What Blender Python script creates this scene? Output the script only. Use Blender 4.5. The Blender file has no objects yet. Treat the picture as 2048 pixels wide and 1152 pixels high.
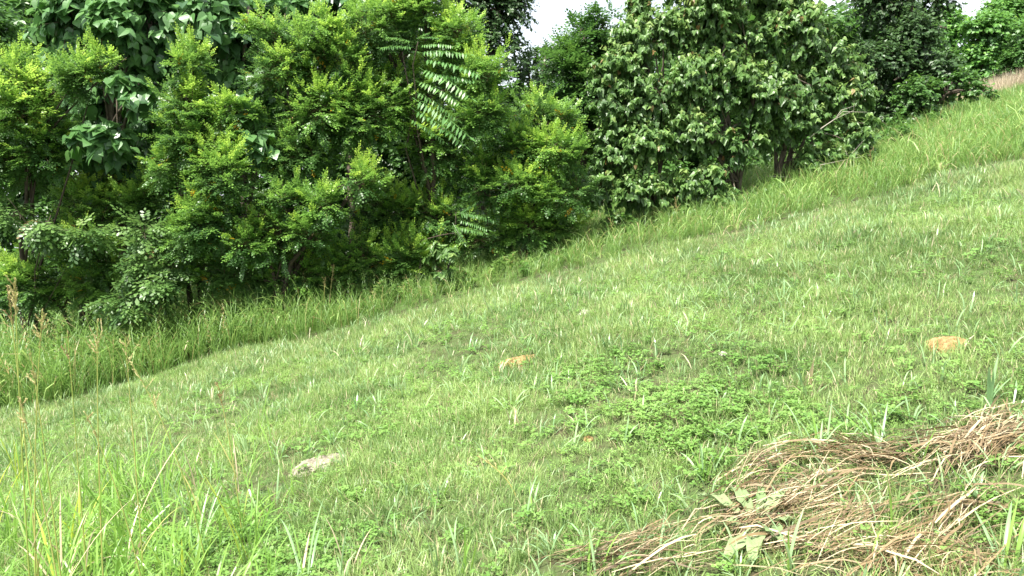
import bpy, math, random
import numpy as np
from mathutils import Matrix, Vector, Euler

scn = bpy.context.scene
COL = scn.collection
rng = np.random.default_rng(11)
random.seed(5)

# ------------------------------------------------------------------ camera, sky, sun, exposure
CAM = np.array([0.0, 0.0, 1.6]); PITCH = math.radians(8.0); FPX = 1593.0
cd = bpy.data.cameras.new('camera'); cam = bpy.data.objects.new('camera', cd); COL.objects.link(cam)
cd.sensor_width = 36; cd.lens = 28.0; cd.clip_start = 0.05; cd.clip_end = 2000
cam.location = CAM; cam.rotation_euler = (math.pi/2 - PITCH, 0, 0)
scn.camera = cam

TO_SUN = Vector((-0.38, -0.42, 1.0)).normalized()
elev = math.asin(TO_SUN.z); azim = math.atan2(TO_SUN.x, TO_SUN.y)
w = bpy.data.worlds.new('World'); scn.world = w; w.use_nodes = True
nt = w.node_tree; nt.nodes.clear()
sky = nt.nodes.new('ShaderNodeTexSky'); sky.sky_type = 'NISHITA'; sky.sun_disc = False
sky.sun_elevation = elev; sky.sun_rotation = azim; sky.air_density = 1.0; sky.dust_density = 3.0
mixn = nt.nodes.new('ShaderNodeMix'); mixn.data_type = 'RGBA'
tc = nt.nodes.new('ShaderNodeTexCoord'); cn = nt.nodes.new('ShaderNodeTexNoise'); cn.inputs['Scale'].default_value = 2.2; cn.inputs['Detail'].default_value = 6
cr = nt.nodes.new('ShaderNodeMapRange'); cr.inputs['From Min'].default_value = 0.3; cr.inputs['From Max'].default_value = 0.6
cr.inputs['To Min'].default_value = 0.45; cr.inputs['To Max'].default_value = 0.95
nt.links.new(tc.outputs['Generated'], cn.inputs['Vector']); nt.links.new(cn.outputs['Fac'], cr.inputs['Value'])
nt.links.new(cr.outputs['Result'], mixn.inputs['Factor'])
nt.links.new(sky.outputs[0], mixn.inputs['A']); mixn.inputs['B'].default_value = (8.2, 8.6, 9.2, 1)   # bright hazy summer cloud
bg = nt.nodes.new('ShaderNodeBackground'); bg.inputs['Strength'].default_value = 0.08
wo = nt.nodes.new('ShaderNodeOutputWorld')
nt.links.new(mixn.outputs['Result'], bg.inputs['Color']); nt.links.new(bg.outputs[0], wo.inputs[0])
sl = bpy.data.lights.new('sun', 'SUN'); sl.energy = 5.0; sl.angle = math.radians(0.5); sl.color = (1.0, 0.96, 0.88)
so = bpy.data.objects.new('sun', sl); COL.objects.link(so); so.rotation_euler = TO_SUN.to_track_quat('Z', 'Y').to_euler()
scn.view_settings.view_transform = 'Standard'; scn.view_settings.look = 'None'
scn.view_settings.exposure = 1.38; scn.view_settings.gamma = 1.0; scn.view_settings.use_curve_mapping = False
scn.render.engine = 'CYCLES'
scn.cycles.max_bounces = 6; scn.cycles.diffuse_bounces = 3; scn.cycles.transmission_bounces = 4

# ------------------------------------------------------------------ terrain and pixel helpers
def sstep(a, b, v):
    t = np.clip((np.asarray(v, float) - a)/(b - a), 0, 1); return t*t*(3 - 2*t)
def G(x, y):
    x = np.asarray(x, float); y = np.asarray(y, float)
    xe = np.where(x > 25, 25 + (x - 25)*0.35, x); xe = np.where(xe < -30, -30 + (xe + 30)*0.3, xe)
    z = 0.25*xe + 0.05*y
    z = z - 0.09*np.maximum(0, y - 12) - 0.10*np.maximum(0, y - 38)
    z = z + 0.10*np.maximum(0, y - 75)
    z = z + 0.012*np.sin(x*2.3 + 1.1*y) + 0.012*np.sin(1.7*y - x*3.1 + 2) + 0.007*np.sin(5.1*x + 4.3*y)
    return z
CPI, SPI = math.cos(PITCH), math.sin(PITCH)
def ray(px, py):
    a = (px - 1024)/FPX; b = -(py - 576)/FPX
    return np.array([a, CPI + b*SPI, -SPI + b*CPI])
def P(px, py, y):
    d = ray(px, py); return CAM + d*(y/d[1])
def GP(px, py):
    d = ray(px, py); t = 1.0
    for _ in range(400):
        p = CAM + d*t
        h = p[2] - G(p[0], p[1])
        if h < 0.002: break
        t += max(h*0.5, 0.002)
    return np.array([p[0], p[1], float(G(p[0], p[1]))])
def project(p):
    q = p - CAM; dy = q[..., 1]*CPI - q[..., 2]*SPI; up = q[..., 1]*SPI + q[..., 2]*CPI
    return 1024 + FPX*q[..., 0]/dy, 576 - FPX*up/dy, dy
def XG(px, y):                       # x on the ground for a picture column at depth y
    return (px - 1024)/FPX*y
BORDER = 8.4

# ------------------------------------------------------------------ materials
def rgb(c): return (c[0], c[1], c[2], 1)
def leaf_mat(name, a, b, rough=0.42, trans=0.38, spec=0.5, dead=None):
    m = bpy.data.materials.new(name); m.use_nodes = True; t = m.node_tree; N = t.nodes; L = t.links; N.clear()
    at = N.new('ShaderNodeAttribute'); at.attribute_name = 'tint'
    oi = N.new('ShaderNodeObjectInfo')
    ad = N.new('ShaderNodeMath'); ad.operation = 'ADD'; L.new(at.outputs['Fac'], ad.inputs[0]); L.new(oi.outputs['Random'], ad.inputs[1])
    fr = N.new('ShaderNodeMath'); fr.operation = 'FRACT'; L.new(ad.outputs[0], fr.inputs[0])
    geo = N.new('ShaderNodeNewGeometry')
    ns = N.new('ShaderNodeTexNoise'); ns.inputs['Scale'].default_value = 1.3; L.new(geo.outputs['Position'], ns.inputs['Vector'])
    ns2 = N.new('ShaderNodeMath'); ns2.operation = 'MULTIPLY_ADD'; ns2.inputs[1].default_value = 2.4; ns2.inputs[2].default_value = -1.2
    L.new(ns.outputs['Fac'], ns2.inputs[0])
    s = N.new('ShaderNodeMath'); s.operation = 'ADD'; s.use_clamp = True; L.new(fr.outputs[0], s.inputs[0]); L.new(ns2.outputs[0], s.inputs[1])
    mx = N.new('ShaderNodeMix'); mx.data_type = 'RGBA'; mx.inputs['A'].default_value = rgb(a); mx.inputs['B'].default_value = rgb(b)
    L.new(s.outputs[0], mx.inputs['Factor']); col = mx.outputs['Result']
    if dead:
        f2 = N.new('ShaderNodeMath'); f2.operation = 'GREATER_THAN'; f2.inputs[1].default_value = 1 - dead[0]
        m3 = N.new('ShaderNodeMath'); m3.operation = 'MULTIPLY'; m3.inputs[1].default_value = 7.31; L.new(fr.outputs[0], m3.inputs[0])
        m4 = N.new('ShaderNodeMath'); m4.operation = 'FRACT'; L.new(m3.outputs[0], m4.inputs[0]); L.new(m4.outputs[0], f2.inputs[0])
        m2 = N.new('ShaderNodeMix'); m2.data_type = 'RGBA'; L.new(f2.outputs[0], m2.inputs['Factor']); L.new(col, m2.inputs['A'])
        m2.inputs['B'].default_value = rgb(dead[1]); col = m2.outputs['Result']
    pb = N.new('ShaderNodeBsdfPrincipled'); pb.inputs['Roughness'].default_value = rough
    pb.inputs['Specular IOR Level'].default_value = spec
    L.new(col, pb.inputs['Base Color'])
    tr = N.new('ShaderNodeBsdfTranslucent')
    hs = N.new('ShaderNodeHueSaturation'); hs.inputs['Hue'].default_value = 0.488; hs.inputs['Saturation'].default_value = 1.0; hs.inputs['Value'].default_value = 1.5
    L.new(col, hs.inputs['Color']); L.new(hs.outputs[0], tr.inputs['Color'])
    ms = N.new('ShaderNodeMixShader'); ms.inputs[0].default_value = trans
    L.new(pb.outputs[0], ms.inputs[1]); L.new(tr.outputs[0], ms.inputs[2])
    o = N.new('ShaderNodeOutputMaterial'); L.new(ms.outputs[0], o.inputs[0])
    return m
def rough_mat(name, a, b, scale=20, rough=0.9, bump=0.3, stretch=(1, 1, 1), c=None):
    m = bpy.data.materials.new(name); m.use_nodes = True; t = m.node_tree; N = t.nodes; L = t.links
    pb = N['Principled BSDF']; pb.inputs['Roughness'].default_value = rough; pb.inputs['Specular IOR Level'].default_value = 0.25
    tcn = N.new('ShaderNodeTexCoord'); mp = N.new('ShaderNodeMapping'); mp.inputs['Scale'].default_value = stretch
    ns = N.new('ShaderNodeTexNoise'); ns.inputs['Scale'].default_value = scale; ns.inputs['Detail'].default_value = 8; ns.inputs['Roughness'].default_value = 0.65
    L.new(tcn.outputs['Object'], mp.inputs['Vector']); L.new(mp.outputs[0], ns.inputs['Vector'])
    r = N.new('ShaderNodeValToRGB'); r.color_ramp.elements[0].position = 0.36; r.color_ramp.elements[1].position = 0.64
    r.color_ramp.elements[0].color = rgb(a); r.color_ramp.elements[1].color = rgb(b)
    if c: e = r.color_ramp.elements.new(0.5); e.color = rgb(c)
    L.new(ns.outputs['Fac'], r.inputs['Fac']); L.new(r.outputs['Color'], pb.inputs['Base Color'])
    bp = N.new('ShaderNodeBump'); bp.inputs['Strength'].default_value = bump; bp.inputs['Distance'].default_value = 0.02
    L.new(ns.outputs['Fac'], bp.inputs['Height']); L.new(bp.outputs[0], pb.inputs['Normal'])
    return m
M = {}
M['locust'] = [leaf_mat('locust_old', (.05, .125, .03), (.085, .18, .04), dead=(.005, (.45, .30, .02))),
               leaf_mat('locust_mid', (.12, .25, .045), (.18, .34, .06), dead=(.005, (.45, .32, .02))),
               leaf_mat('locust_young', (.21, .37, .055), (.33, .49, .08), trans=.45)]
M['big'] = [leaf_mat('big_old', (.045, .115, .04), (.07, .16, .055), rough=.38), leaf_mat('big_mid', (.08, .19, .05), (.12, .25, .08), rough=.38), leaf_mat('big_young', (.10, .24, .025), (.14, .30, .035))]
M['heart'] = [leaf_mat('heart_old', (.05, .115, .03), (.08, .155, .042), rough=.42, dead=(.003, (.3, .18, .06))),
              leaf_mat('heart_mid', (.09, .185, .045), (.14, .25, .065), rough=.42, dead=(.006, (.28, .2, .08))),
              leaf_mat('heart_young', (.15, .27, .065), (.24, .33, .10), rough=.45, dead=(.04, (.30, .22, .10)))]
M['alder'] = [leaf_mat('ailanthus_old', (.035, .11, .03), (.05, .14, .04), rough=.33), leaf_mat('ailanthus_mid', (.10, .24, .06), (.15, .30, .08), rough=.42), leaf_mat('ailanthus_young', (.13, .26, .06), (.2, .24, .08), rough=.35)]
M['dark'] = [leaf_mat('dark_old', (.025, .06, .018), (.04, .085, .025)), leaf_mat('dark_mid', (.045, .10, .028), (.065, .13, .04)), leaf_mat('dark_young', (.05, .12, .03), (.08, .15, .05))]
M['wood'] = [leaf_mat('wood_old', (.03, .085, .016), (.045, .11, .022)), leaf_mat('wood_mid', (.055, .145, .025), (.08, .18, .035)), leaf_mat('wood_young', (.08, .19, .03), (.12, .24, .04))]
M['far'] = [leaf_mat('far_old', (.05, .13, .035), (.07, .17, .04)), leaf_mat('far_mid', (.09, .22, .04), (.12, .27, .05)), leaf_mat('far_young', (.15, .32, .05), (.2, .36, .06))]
BARK = rough_mat('bark', (.05, .04, .028), (.16, .13, .10), 30, bump=.6, stretch=(1, 1, .25))
BARKD = rough_mat('dark_bark', (.03, .024, .018), (.09, .07, .05), 30, bump=.6, stretch=(1, 1, .25))
GREENWOOD = rough_mat('green_twig', (.08, .07, .03), (.13, .11, .05), 30)
DEADWOOD = rough_mat('dead_wood', (.28, .25, .20), (.45, .41, .35), 40)

# ------------------------------------------------------------------ object helpers
def tag(o, label=None, cat=None, group=None, kind=None):
    if label: o['label'] = label
    if cat: o['category'] = cat
    if group: o['group'] = group
    if kind: o['kind'] = kind
    return o
def empty(name, loc):
    o = bpy.data.objects.new(name, None); COL.objects.link(o); o.location = loc; o.empty_display_size = 0.1; return o
def mesh_np(name, V, T, mats, midx=None, tint=None, smooth=False, quads=None):
    me = bpy.data.meshes.new(name)
    V = np.asarray(V, np.float32).reshape(-1, 3)
    loops = []; starts = []; n = 0
    T = np.asarray(T, np.int32).reshape(-1, 3)
    me.vertices.add(len(V)); me.vertices.foreach_set('co', V.ravel())
    me.loops.add(T.size); me.loops.foreach_set('vertex_index', T.ravel())
    me.polygons.add(len(T)); me.polygons.foreach_set('loop_start', np.arange(0, T.size, 3, dtype=np.int32))
    for m in mats: me.materials.append(m)
    if midx is not None: me.polygons.foreach_set('material_index', np.asarray(midx, np.int32))
    if smooth: me.polygons.foreach_set('use_smooth', np.ones(len(T), bool))
    else: me.polygons.foreach_set('use_smooth', np.zeros(len(T), bool))
    if tint is not None:
        a = me.attributes.new('tint', 'FLOAT', 'POINT'); a.data.foreach_set('value', np.asarray(tint, np.float32))
    me.update(calc_edges=True)
    return me
def obj(name, me, parent=None, loc=None):
    o = bpy.data.objects.new(name, me); COL.objects.link(o)
    if parent is not None: o.parent = parent
    if loc is not None: o.location = loc
    return o
class MB:
    def __init__(s): s.V = []; s.T = []; s.n = 0
    def add(s, V, T):
        V = np.asarray(V, float).reshape(-1, 3); s.V.append(V); s.T.append(np.asarray(T, int).reshape(-1, 3) + s.n); s.n += len(V)
    def tube(s, pts, rad, sides=6):
        pts = np.asarray(pts, float); n = len(pts); rad = np.broadcast_to(rad, (n,))
        tg = np.gradient(pts, axis=0); tg /= np.linalg.norm(tg, axis=1)[:, None] + 1e-9
        ref = np.array([0.31, 0.95, 0.05]) if abs(tg[0][1]) < 0.9 else np.array([1., 0, 0])
        a = np.cross(tg, ref); a /= np.linalg.norm(a, axis=1)[:, None] + 1e-9; b = np.cross(tg, a)
        th = np.arange(sides)*2*math.pi/sides
        V = pts[:, None] + rad[:, None, None]*(np.cos(th)[None, :, None]*a[:, None] + np.sin(th)[None, :, None]*b[:, None])
        V = V.reshape(-1, 3); T = []
        for i in range(n - 1):
            for k in range(sides):
                k2 = (k + 1) % sides; p, q, r, t = i*sides + k, i*sides + k2, (i+1)*sides + k2, (i+1)*sides + k
                T += [(p, q, r), (p, r, t)]
        for k in range(1, sides - 1): T.append(((n-1)*sides, (n-1)*sides + k, (n-1)*sides + k + 1)); T.append((0, k + 1, k))
        s.add(V, T)
    def ribbon(s, pts, wid, side=None, fold=0.0):
        pts = np.asarray(pts, float); n = len(pts); wid = np.broadcast_to(wid, (n,))
        tg = np.gradient(pts, axis=0); tg /= np.linalg.norm(tg, axis=1)[:, None] + 1e-9
        if side is None:
            side = np.cross(tg, [0, 0, 1.0]); side /= np.linalg.norm(side, axis=1)[:, None] + 1e-9
        side = np.broadcast_to(side, pts.shape)
        Lf = pts - side*wid[:, None]/2; R = pts + side*wid[:, None]/2
        V = []; T = []
        for i in range(n): V += [Lf[i], R[i]]
        for i in range(n - 1): a = 2*i; T += [(a, a+1, a+3), (a, a+3, a+2)]
        s.add(V, T)
    def build(s, name, mats, parent=None, off=None, smooth=False, tint=None, kind=None):
        V = np.concatenate(s.V); T = np.concatenate(s.T)
        if off is not None: V = V - np.asarray(off)
        o = obj(name, mesh_np(name, V, T, mats if isinstance(mats, list) else [mats], smooth=smooth, tint=tint), parent)
        if kind: o['kind'] = kind
        return o

def nrm(v): return v/(np.linalg.norm(v, axis=-1, keepdims=True) + 1e-9)

# ------------------------------------------------------------------ leaf templates (axis +Y, normal +Z, unit length)
def t_heart(fold=.12, droop=.18, wid=1.0):
    rows = [(0, .02), (.10, .30), (.30, .44), (.52, .38), (.76, .19), (1.0, 0)]
    V = []; T = []
    for y, hw in rows:
        z = -droop*y*y; V += [(-hw*wid, y - (.08 if y == .10 else 0), z + fold*hw*2), (0, y, z), (hw*wid, y - (.08 if y == .10 else 0), z + fold*hw*2)]
    for i in range(len(rows) - 1):
        a = 3*i
        if i == len(rows) - 2: T += [(a, a+1, a+4), (a+1, a+2, a+4)]
        else: T += [(a, a+1, a+4), (a, a+4, a+3), (a+1, a+2, a+5), (a+1, a+5, a+4)]
    return np.array(V), np.array(T)
def t_oval(fold=.1, droop=.15, hw=.26):
    V = [(0, 0, 0), (-hw, .38, fold*hw*2), (hw, .38, fold*hw*2), (0, .42, -droop*.2), (-hw*.7, .72, -droop*.5 + fold*hw), (hw*.7, .72, -droop*.5 + fold*hw), (0, 1, -droop)]
    T = [(0, 3, 1), (0, 2, 3), (1, 3, 4), (3, 2, 5), (4, 3, 6), (3, 5, 6)]
    return np.array(V), np.array(T)
def t_frond(n=7, ll=.19, lw=.10, droop=.25, lfdroop=.0, ang=62, seed=0, jit=.2, rnd=False):
    r = np.random.default_rng(seed); V = []; T = []; c = 0
    V += [(-.006, 0, 0), (.006, 0, 0), (0, 1, -droop)]; T += [(0, 1, 2)]; c = 3
    for i in range(n):
        t = .14 + .82*i/(n - 1)
        for sd in ((-1, 1) if i < n - 1 else (0,)):
            y0 = t; z0 = -droop*t*t
            if sd == 0: d = np.array([0, 1, -droop*1.5]); sv = np.array([1, 0, 0.])
            else:
                an = math.radians(ang + r.uniform(-10, 10)); d = np.array([sd*math.sin(an), math.cos(an), -lfdroop + r.uniform(-jit, jit)]); sv = np.array([math.cos(an), -sd*math.sin(an), r.uniform(-jit, jit)])
            d = d/np.linalg.norm(d); l = ll*r.uniform(.85, 1.1)*(1 - .35*abs(t - .5))
            b = np.array([0, y0, z0])
            q = b + d*l*.12; V += [q, b + d*l*.55 - sv*lw/2, b + d*l*.55 + sv*lw/2, b + d*l*.93 - sv*lw*.22, b + d*l*.93 + sv*lw*.22] if rnd else [b, b + d*l*.45 - sv*lw/2, b + d*l*.45 + sv*lw/2, b + d*l]; T += [(c, c+2, c+1), (c+1, c+2, c+3)] + ([(c+2, c+4, c+3)] if rnd else []); c += 5 if rnd else 4
    return np.array(V, float), np.array(T)
def t_leaf4(hw, droop):
    return np.array([(0, 0, 0), (-hw, .5, .08), (0, .55, -.03), (hw, .5, .08), (0, 1, -droop)]), np.array([(0, 2, 1), (0, 3, 2), (1, 2, 4), (2, 3, 4)])
def t_heart8(wid, droop, fold):
    V = [(0, .05, 0), (-.34*wid, -.06, fold*.5), (.34*wid, -.06, fold*.5), (-.46*wid, .28, fold), (.46*wid, .28, fold), (0, .4, -droop*.2), (-.2*wid, .72, fold*.4 - droop*.5), (.2*wid, .72, fold*.4 - droop*.5), (0, 1.05, -droop)]
    T = [(0, 3, 1), (0, 2, 4), (0, 5, 3), (0, 4, 5), (3, 5, 6), (5, 4, 7), (5, 8, 6), (5, 7, 8)]
    return np.array(V), np.array(T)
TPL = {
    'locust': [t_frond(5, .29, .18, .12, .05, seed=i, jit=.4, rnd=True) for i in range(3)],
    'locust_mass': [t_frond(5, .30, .19, .12, .05, seed=i, jit=.4) for i in range(3)],
    'big': [t_heart(.10, .25), t_heart(.2, .1), t_heart(.02, .35, 1.1)],
    'heart': [t_heart8(.95, .2, .12), t_heart8(.85, .35, .05), t_heart8(.9, .1, .2)], 'heart_fine': [t_heart(.16, .2, .95), t_heart(.05, .3, .9), t_heart(.25, .1, 1.0)],
    'alder': [t_frond(15, .15, .038, .24, .9, 78, seed=i, jit=.45) for i in range(3)],
    'pinnate': [t_frond(5, .42, .17, .25, .25, 58, seed=i, jit=.2, rnd=True) for i in range(3)],
    'dark': [t_leaf4(.34, .12), t_leaf4(.4, .05)],
    'wood': [t_leaf4(.34, .12), t_leaf4(.4, .05)],
}
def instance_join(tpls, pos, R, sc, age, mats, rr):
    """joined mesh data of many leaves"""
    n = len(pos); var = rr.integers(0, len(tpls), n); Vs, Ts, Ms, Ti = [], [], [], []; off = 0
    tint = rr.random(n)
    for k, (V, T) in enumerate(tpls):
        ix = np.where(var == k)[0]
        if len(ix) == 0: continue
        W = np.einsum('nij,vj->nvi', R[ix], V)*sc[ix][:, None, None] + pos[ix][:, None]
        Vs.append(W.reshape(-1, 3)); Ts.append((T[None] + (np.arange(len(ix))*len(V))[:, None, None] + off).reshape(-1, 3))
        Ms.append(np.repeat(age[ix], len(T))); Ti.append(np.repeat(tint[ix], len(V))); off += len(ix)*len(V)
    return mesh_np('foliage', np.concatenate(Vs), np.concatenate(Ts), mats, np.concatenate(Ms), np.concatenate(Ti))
LEAFMESH = {}
def leaf_mesh(tp, matkey, k, age):
    key = (tp, matkey, k, age)
    if key not in LEAFMESH:
        V, T = TPL[tp][k]; LEAFMESH[key] = mesh_np('leaf', V, T, [M[matkey][age]])
    return LEAFMESH[key]

def frames(d, n):
    d = nrm(d); n = n - (n*d).sum(-1, keepdims=True)*d; n = nrm(n); s = np.cross(d, n)
    return np.stack([s, d, n], axis=-1)

SPEC = {  # template, materials, leaf size, branchlets per m2 of lobe surface, leaves per branchlet, branchlet length, sublobe radius
    'locust': dict(tp='locust', mt='locust', size=.145, dens=29, per=10, bl=.42, sub=.36, hang=.15, young=.74),
    'big': dict(tp='big', mt='big', size=.19, dens=9, per=7, bl=.5, sub=.5, hang=.75, young=1.15),
    'heart': dict(tp='heart', mt='heart', size=.088, dens=27, per=11, bl=.46, sub=.34, hang=.85, young=.80),
    'dark': dict(tp='dark', mt='dark', size=.10, dens=20, per=10, bl=.5, sub=.6, hang=.4, young=1.0),
    'wood': dict(tp='wood', mt='wood', size=.125, dens=20, per=9, bl=.55, sub=.6, hang=.4, young=1.05),
    'midgreen': dict(tp='wood', mt='wood', size=.085, dens=30, per=10, bl=.4, sub=.42, hang=.5, young=.95),
    'farwood': dict(tp='wood', mt='far', size=.30, dens=5.5, per=9, bl=1.3, sub=1.3, hang=.4, young=1.0),
    'fardark': dict(tp='wood', mt='wood', size=.3, dens=5.5, per=9, bl=1.3, sub=1.3, hang=.4, young=1.1),
    'woodmass': dict(tp='wood', mt='wood', size=.36, dens=3.2, per=9, bl=.8, sub=.9, hang=.4, young=1.05),
    'pinnate': dict(tp='pinnate', mt='heart', size=.23, dens=13, per=6, bl=.3, sub=.25, hang=.5, young=1.0),
    'walnut': dict(tp='locust', mt='wood', size=.26, dens=13, per=8, bl=.45, sub=.45, hang=.3, young=.9),
    'shrub': dict(tp='wood', mt='wood', size=.085, dens=30, per=8, bl=.25, sub=.2, hang=.3, young=.72),
}
DENS = 1.9
def make_foliage(sp, ells, rr, dens=1.0):
    S = SPEC[sp]; pos = []; D = []; Nn = []; sc = []; age = []; twigs = []; lobes = []
    for c, r in ells:
        c = np.array(c); r = np.array(r); rm = (r[0]*r[1]*r[2])**(1/3.); sub = min(S['sub'], rm*.8)
        nl = max(1, int(2.6*(r[0]*r[2] + r[0]*r[1] + r[1]*r[2])/3/(sub*sub)))
        for i in range(nl):
            u = nrm(rr.normal(size=3)); q = rr.uniform(.35, .95) if nl > 1 else 0
            lc = c + u*np.maximum(r - sub*.6, .02)*q; lr = sub*rr.uniform(.7, 1.2)
            lobes.append((lc, lr, c))
            lob = rr.normal()*.11
            nb = max(3, int(4*math.pi*lr*lr*S['dens']*dens*.5*DENS))
            for j in range(nb):
                v = rr.normal(size=3); v = nrm(v + nrm(lc - c + 1e-6)*.5 + np.array([0, 0, .35]))
                s0 = lc + v*lr*rr.uniform(.1, .5); e0 = lc + v*lr*rr.uniform(.85, 1.15) + np.array([0, 0, -.1*lr])
                if sp == 'locust' and rr.random() < .25: e0 = e0 + np.array([0, 0, rr.uniform(.05, .25)])
                bl = np.linalg.norm(e0 - s0); 
                bd = (e0 - s0)/bl; up = np.array([0, 0, 1.])
                sd = nrm(np.cross(bd, up) + rr.normal(size=3)*.15)
                k = max(3, int(S['per']*rr.uniform(.8, 1.2)))
                tt = np.linspace(.15, 1, k); mid = (s0 + e0)/2 + np.array([0, 0, .08*bl])
                pts = (1-tt)[:, None]**2*s0 + (2*tt*(1-tt))[:, None]*mid + (tt**2)[:, None]*e0
                sg = np.where(np.arange(k) % 2 == 0, 1., -1.)[:, None]
                if S['tp'] in ('locust', 'alder', 'pinnate'):
                    d = sd*sg*(1.15 - tt)[:, None]*1.1 + bd*(.35 + tt[:, None]) + rr.normal(size=(k, 3))*.22; d[:, 2] -= S['hang']
                    if S['tp'] == 'locust': d[:, 2] += .45*tt**3
                    n = up + rr.normal(size=(k, 3))*.33 + bd*.15
                else:
                    d = sd*sg*.7 + bd*.5 + rr.normal(size=(k, 3))*.35; d[:, 2] -= S['hang']
                    n = up*.75 + v*.65 + rr.normal(size=(k, 3))*.35
                pos.append(pts); D.append(d); Nn.append(n)
                sc.append(S['size']*rr.uniform(.7, 1.2, k)*(1.05 - .35*tt if S['tp'] != 'heart' else 1.1 - .45*tt**2))
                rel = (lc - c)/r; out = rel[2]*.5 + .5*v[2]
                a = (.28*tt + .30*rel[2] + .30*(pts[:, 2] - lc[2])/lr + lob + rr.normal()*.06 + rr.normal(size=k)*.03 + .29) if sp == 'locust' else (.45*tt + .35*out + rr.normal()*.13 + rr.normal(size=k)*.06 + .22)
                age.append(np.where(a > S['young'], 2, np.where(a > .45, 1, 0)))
                twigs.append((s0, mid, e0))
    return np.concatenate(pos), frames(np.concatenate(D), np.concatenate(Nn)), np.concatenate(sc), np.concatenate(age).astype(int), twigs, lobes

def choose_parts(pos, sc, n=300, minpx=18):
    px, py, d = project(pos)
    on = (px > -30) & (px < 2078) & (py > -30) & (py < 1150) & (d > 0)
    size = sc*FPX/d
    s = size/np.median(size)*.35 - (d - d.min())*.9
    s[~on | (size < minpx)] = -99
    ix = np.argsort(-s)[:n]; return ix[s[ix] > -90]

ntri = 0
def tree(name, label, cat, sp, base, ells, seed, trunkr=.05, parts=True, bark=None, group=None, dens=1.0, stems=1, twig=True, partpx=18):
    rr = np.random.default_rng(seed); bark = bark or BARKD
    E = [(P(px, py, y), np.array([rx, max(rx, ry)*dk, ry])*y/FPX) for (px, py, rx, ry, y, dk) in ells]
    bx, by = base; bz = float(G(bx, by)); b = np.array([bx, by, bz])
    root = empty(name, b); tag(root, label, cat, group)
    pos, R, sc, age, twigs, lobes = make_foliage(sp, E, rr, dens)
    zc = pos[:, 2] > G(pos[:, 0], pos[:, 1]) + .03
    if not zc.any(): raise RuntimeError(label)
    pos, R, sc, age = pos[zc], R[zc], sc[zc], age[zc]
    # trunks
    top = max(e[0][2] for e in E); cx = np.mean([e[0] for e in E], axis=0)
    trunks = []
    for s in range(stems):
        a = rr.uniform(0, 6.28); o = np.array([math.cos(a), math.sin(a), 0])*(.12 if stems > 1 else 0)*(s > 0)
        tgt = E[s % len(E)][0] if stems > 1 else np.array([cx[0], cx[1], top])
        p0 = b + o + np.array([0, 0, -.08]); p3 = tgt.copy(); n = 8; t = np.linspace(0, 1, n)[:, None]
        c1 = p0 + np.array([o[0]*.8, o[1]*.8, (tgt[2] - bz)*.5]); path = (1-t)**2*p0 + 2*t*(1-t)*c1 + t*t*p3
        path[1:-1] += rr.normal(size=(n-2, 3))*.025
        m = MB(); r0 = trunkr*rr.uniform(.75, 1.1); m.tube(path, np.linspace(r0, r0*.35, n), 7)
        m.build('trunk', bark, root, b, smooth=True); trunks.append((path, r0))
    # branches to the main masses
    for c, r in E:
        for _ in range(2 if parts else 1):
            path, r0 = trunks[rr.integers(len(trunks))]
            end = c + rr.normal(size=3)*r*.4
            cand = [i for i in range(2, 7) if path[i][2] < end[2] + .1] or [2]
            st = path[cand[-1] if rr.random() < .6 else cand[rr.integers(len(cand))]]
            t = np.linspace(0, 1, 6)[:, None]; mid = (st + end)/2 + np.array([0, 0, .15]) + rr.normal(size=3)*.06
            m = MB(); m.tube((1-t)**2*st + 2*t*(1-t)*mid + t*t*end, np.linspace(r0*.45, r0*.12, 6), 5)
            m.build('branch', bark, root, b, smooth=True)
    if twig:
        m = MB()
        for lc, lr, c in lobes:
            for _ in range(1): m.tube([c + (lc-c)*.1, (c + lc)/2 + rr.normal(size=3)*.04, lc], [trunkr*.22 + .002, trunkr*.17 + .002, .004], 4)
        A = np.array([t[0] for t in twigs]); Mi = np.array([t[1] for t in twigs]); B = np.array([t[2] for t in twigs])
        wd = .0022
        for o_ in (np.array([wd, 0, 0]), np.array([0, 0, wd])):
            n = len(A); V = np.stack([A - o_*1.6, A + o_*1.6, Mi - o_, Mi + o_, B], 1).reshape(-1, 3)
            T = (np.array([[0, 1, 3], [0, 3, 2], [2, 3, 4]])[None] + (np.arange(n)*5)[:, None, None]).reshape(-1, 3)
            m.add(V, T)
        m.build('twigs', GREENWOOD if sp in ('locust', 'heart') else bark, root, b, kind='stuff')
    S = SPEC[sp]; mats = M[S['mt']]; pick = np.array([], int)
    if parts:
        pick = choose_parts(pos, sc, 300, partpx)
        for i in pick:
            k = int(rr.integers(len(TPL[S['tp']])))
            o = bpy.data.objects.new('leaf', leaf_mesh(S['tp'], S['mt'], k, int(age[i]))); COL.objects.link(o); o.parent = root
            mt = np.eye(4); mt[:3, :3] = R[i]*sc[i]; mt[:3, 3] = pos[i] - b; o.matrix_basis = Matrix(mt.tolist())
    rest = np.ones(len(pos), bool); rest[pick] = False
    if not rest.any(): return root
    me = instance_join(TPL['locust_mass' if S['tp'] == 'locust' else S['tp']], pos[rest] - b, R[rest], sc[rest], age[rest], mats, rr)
    o = obj('foliage', me, root); o['kind'] = 'stuff'
    global ntri; ntri += len(me.polygons)
    print(label, len(me.polygons), len(twigs))
    return root

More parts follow.
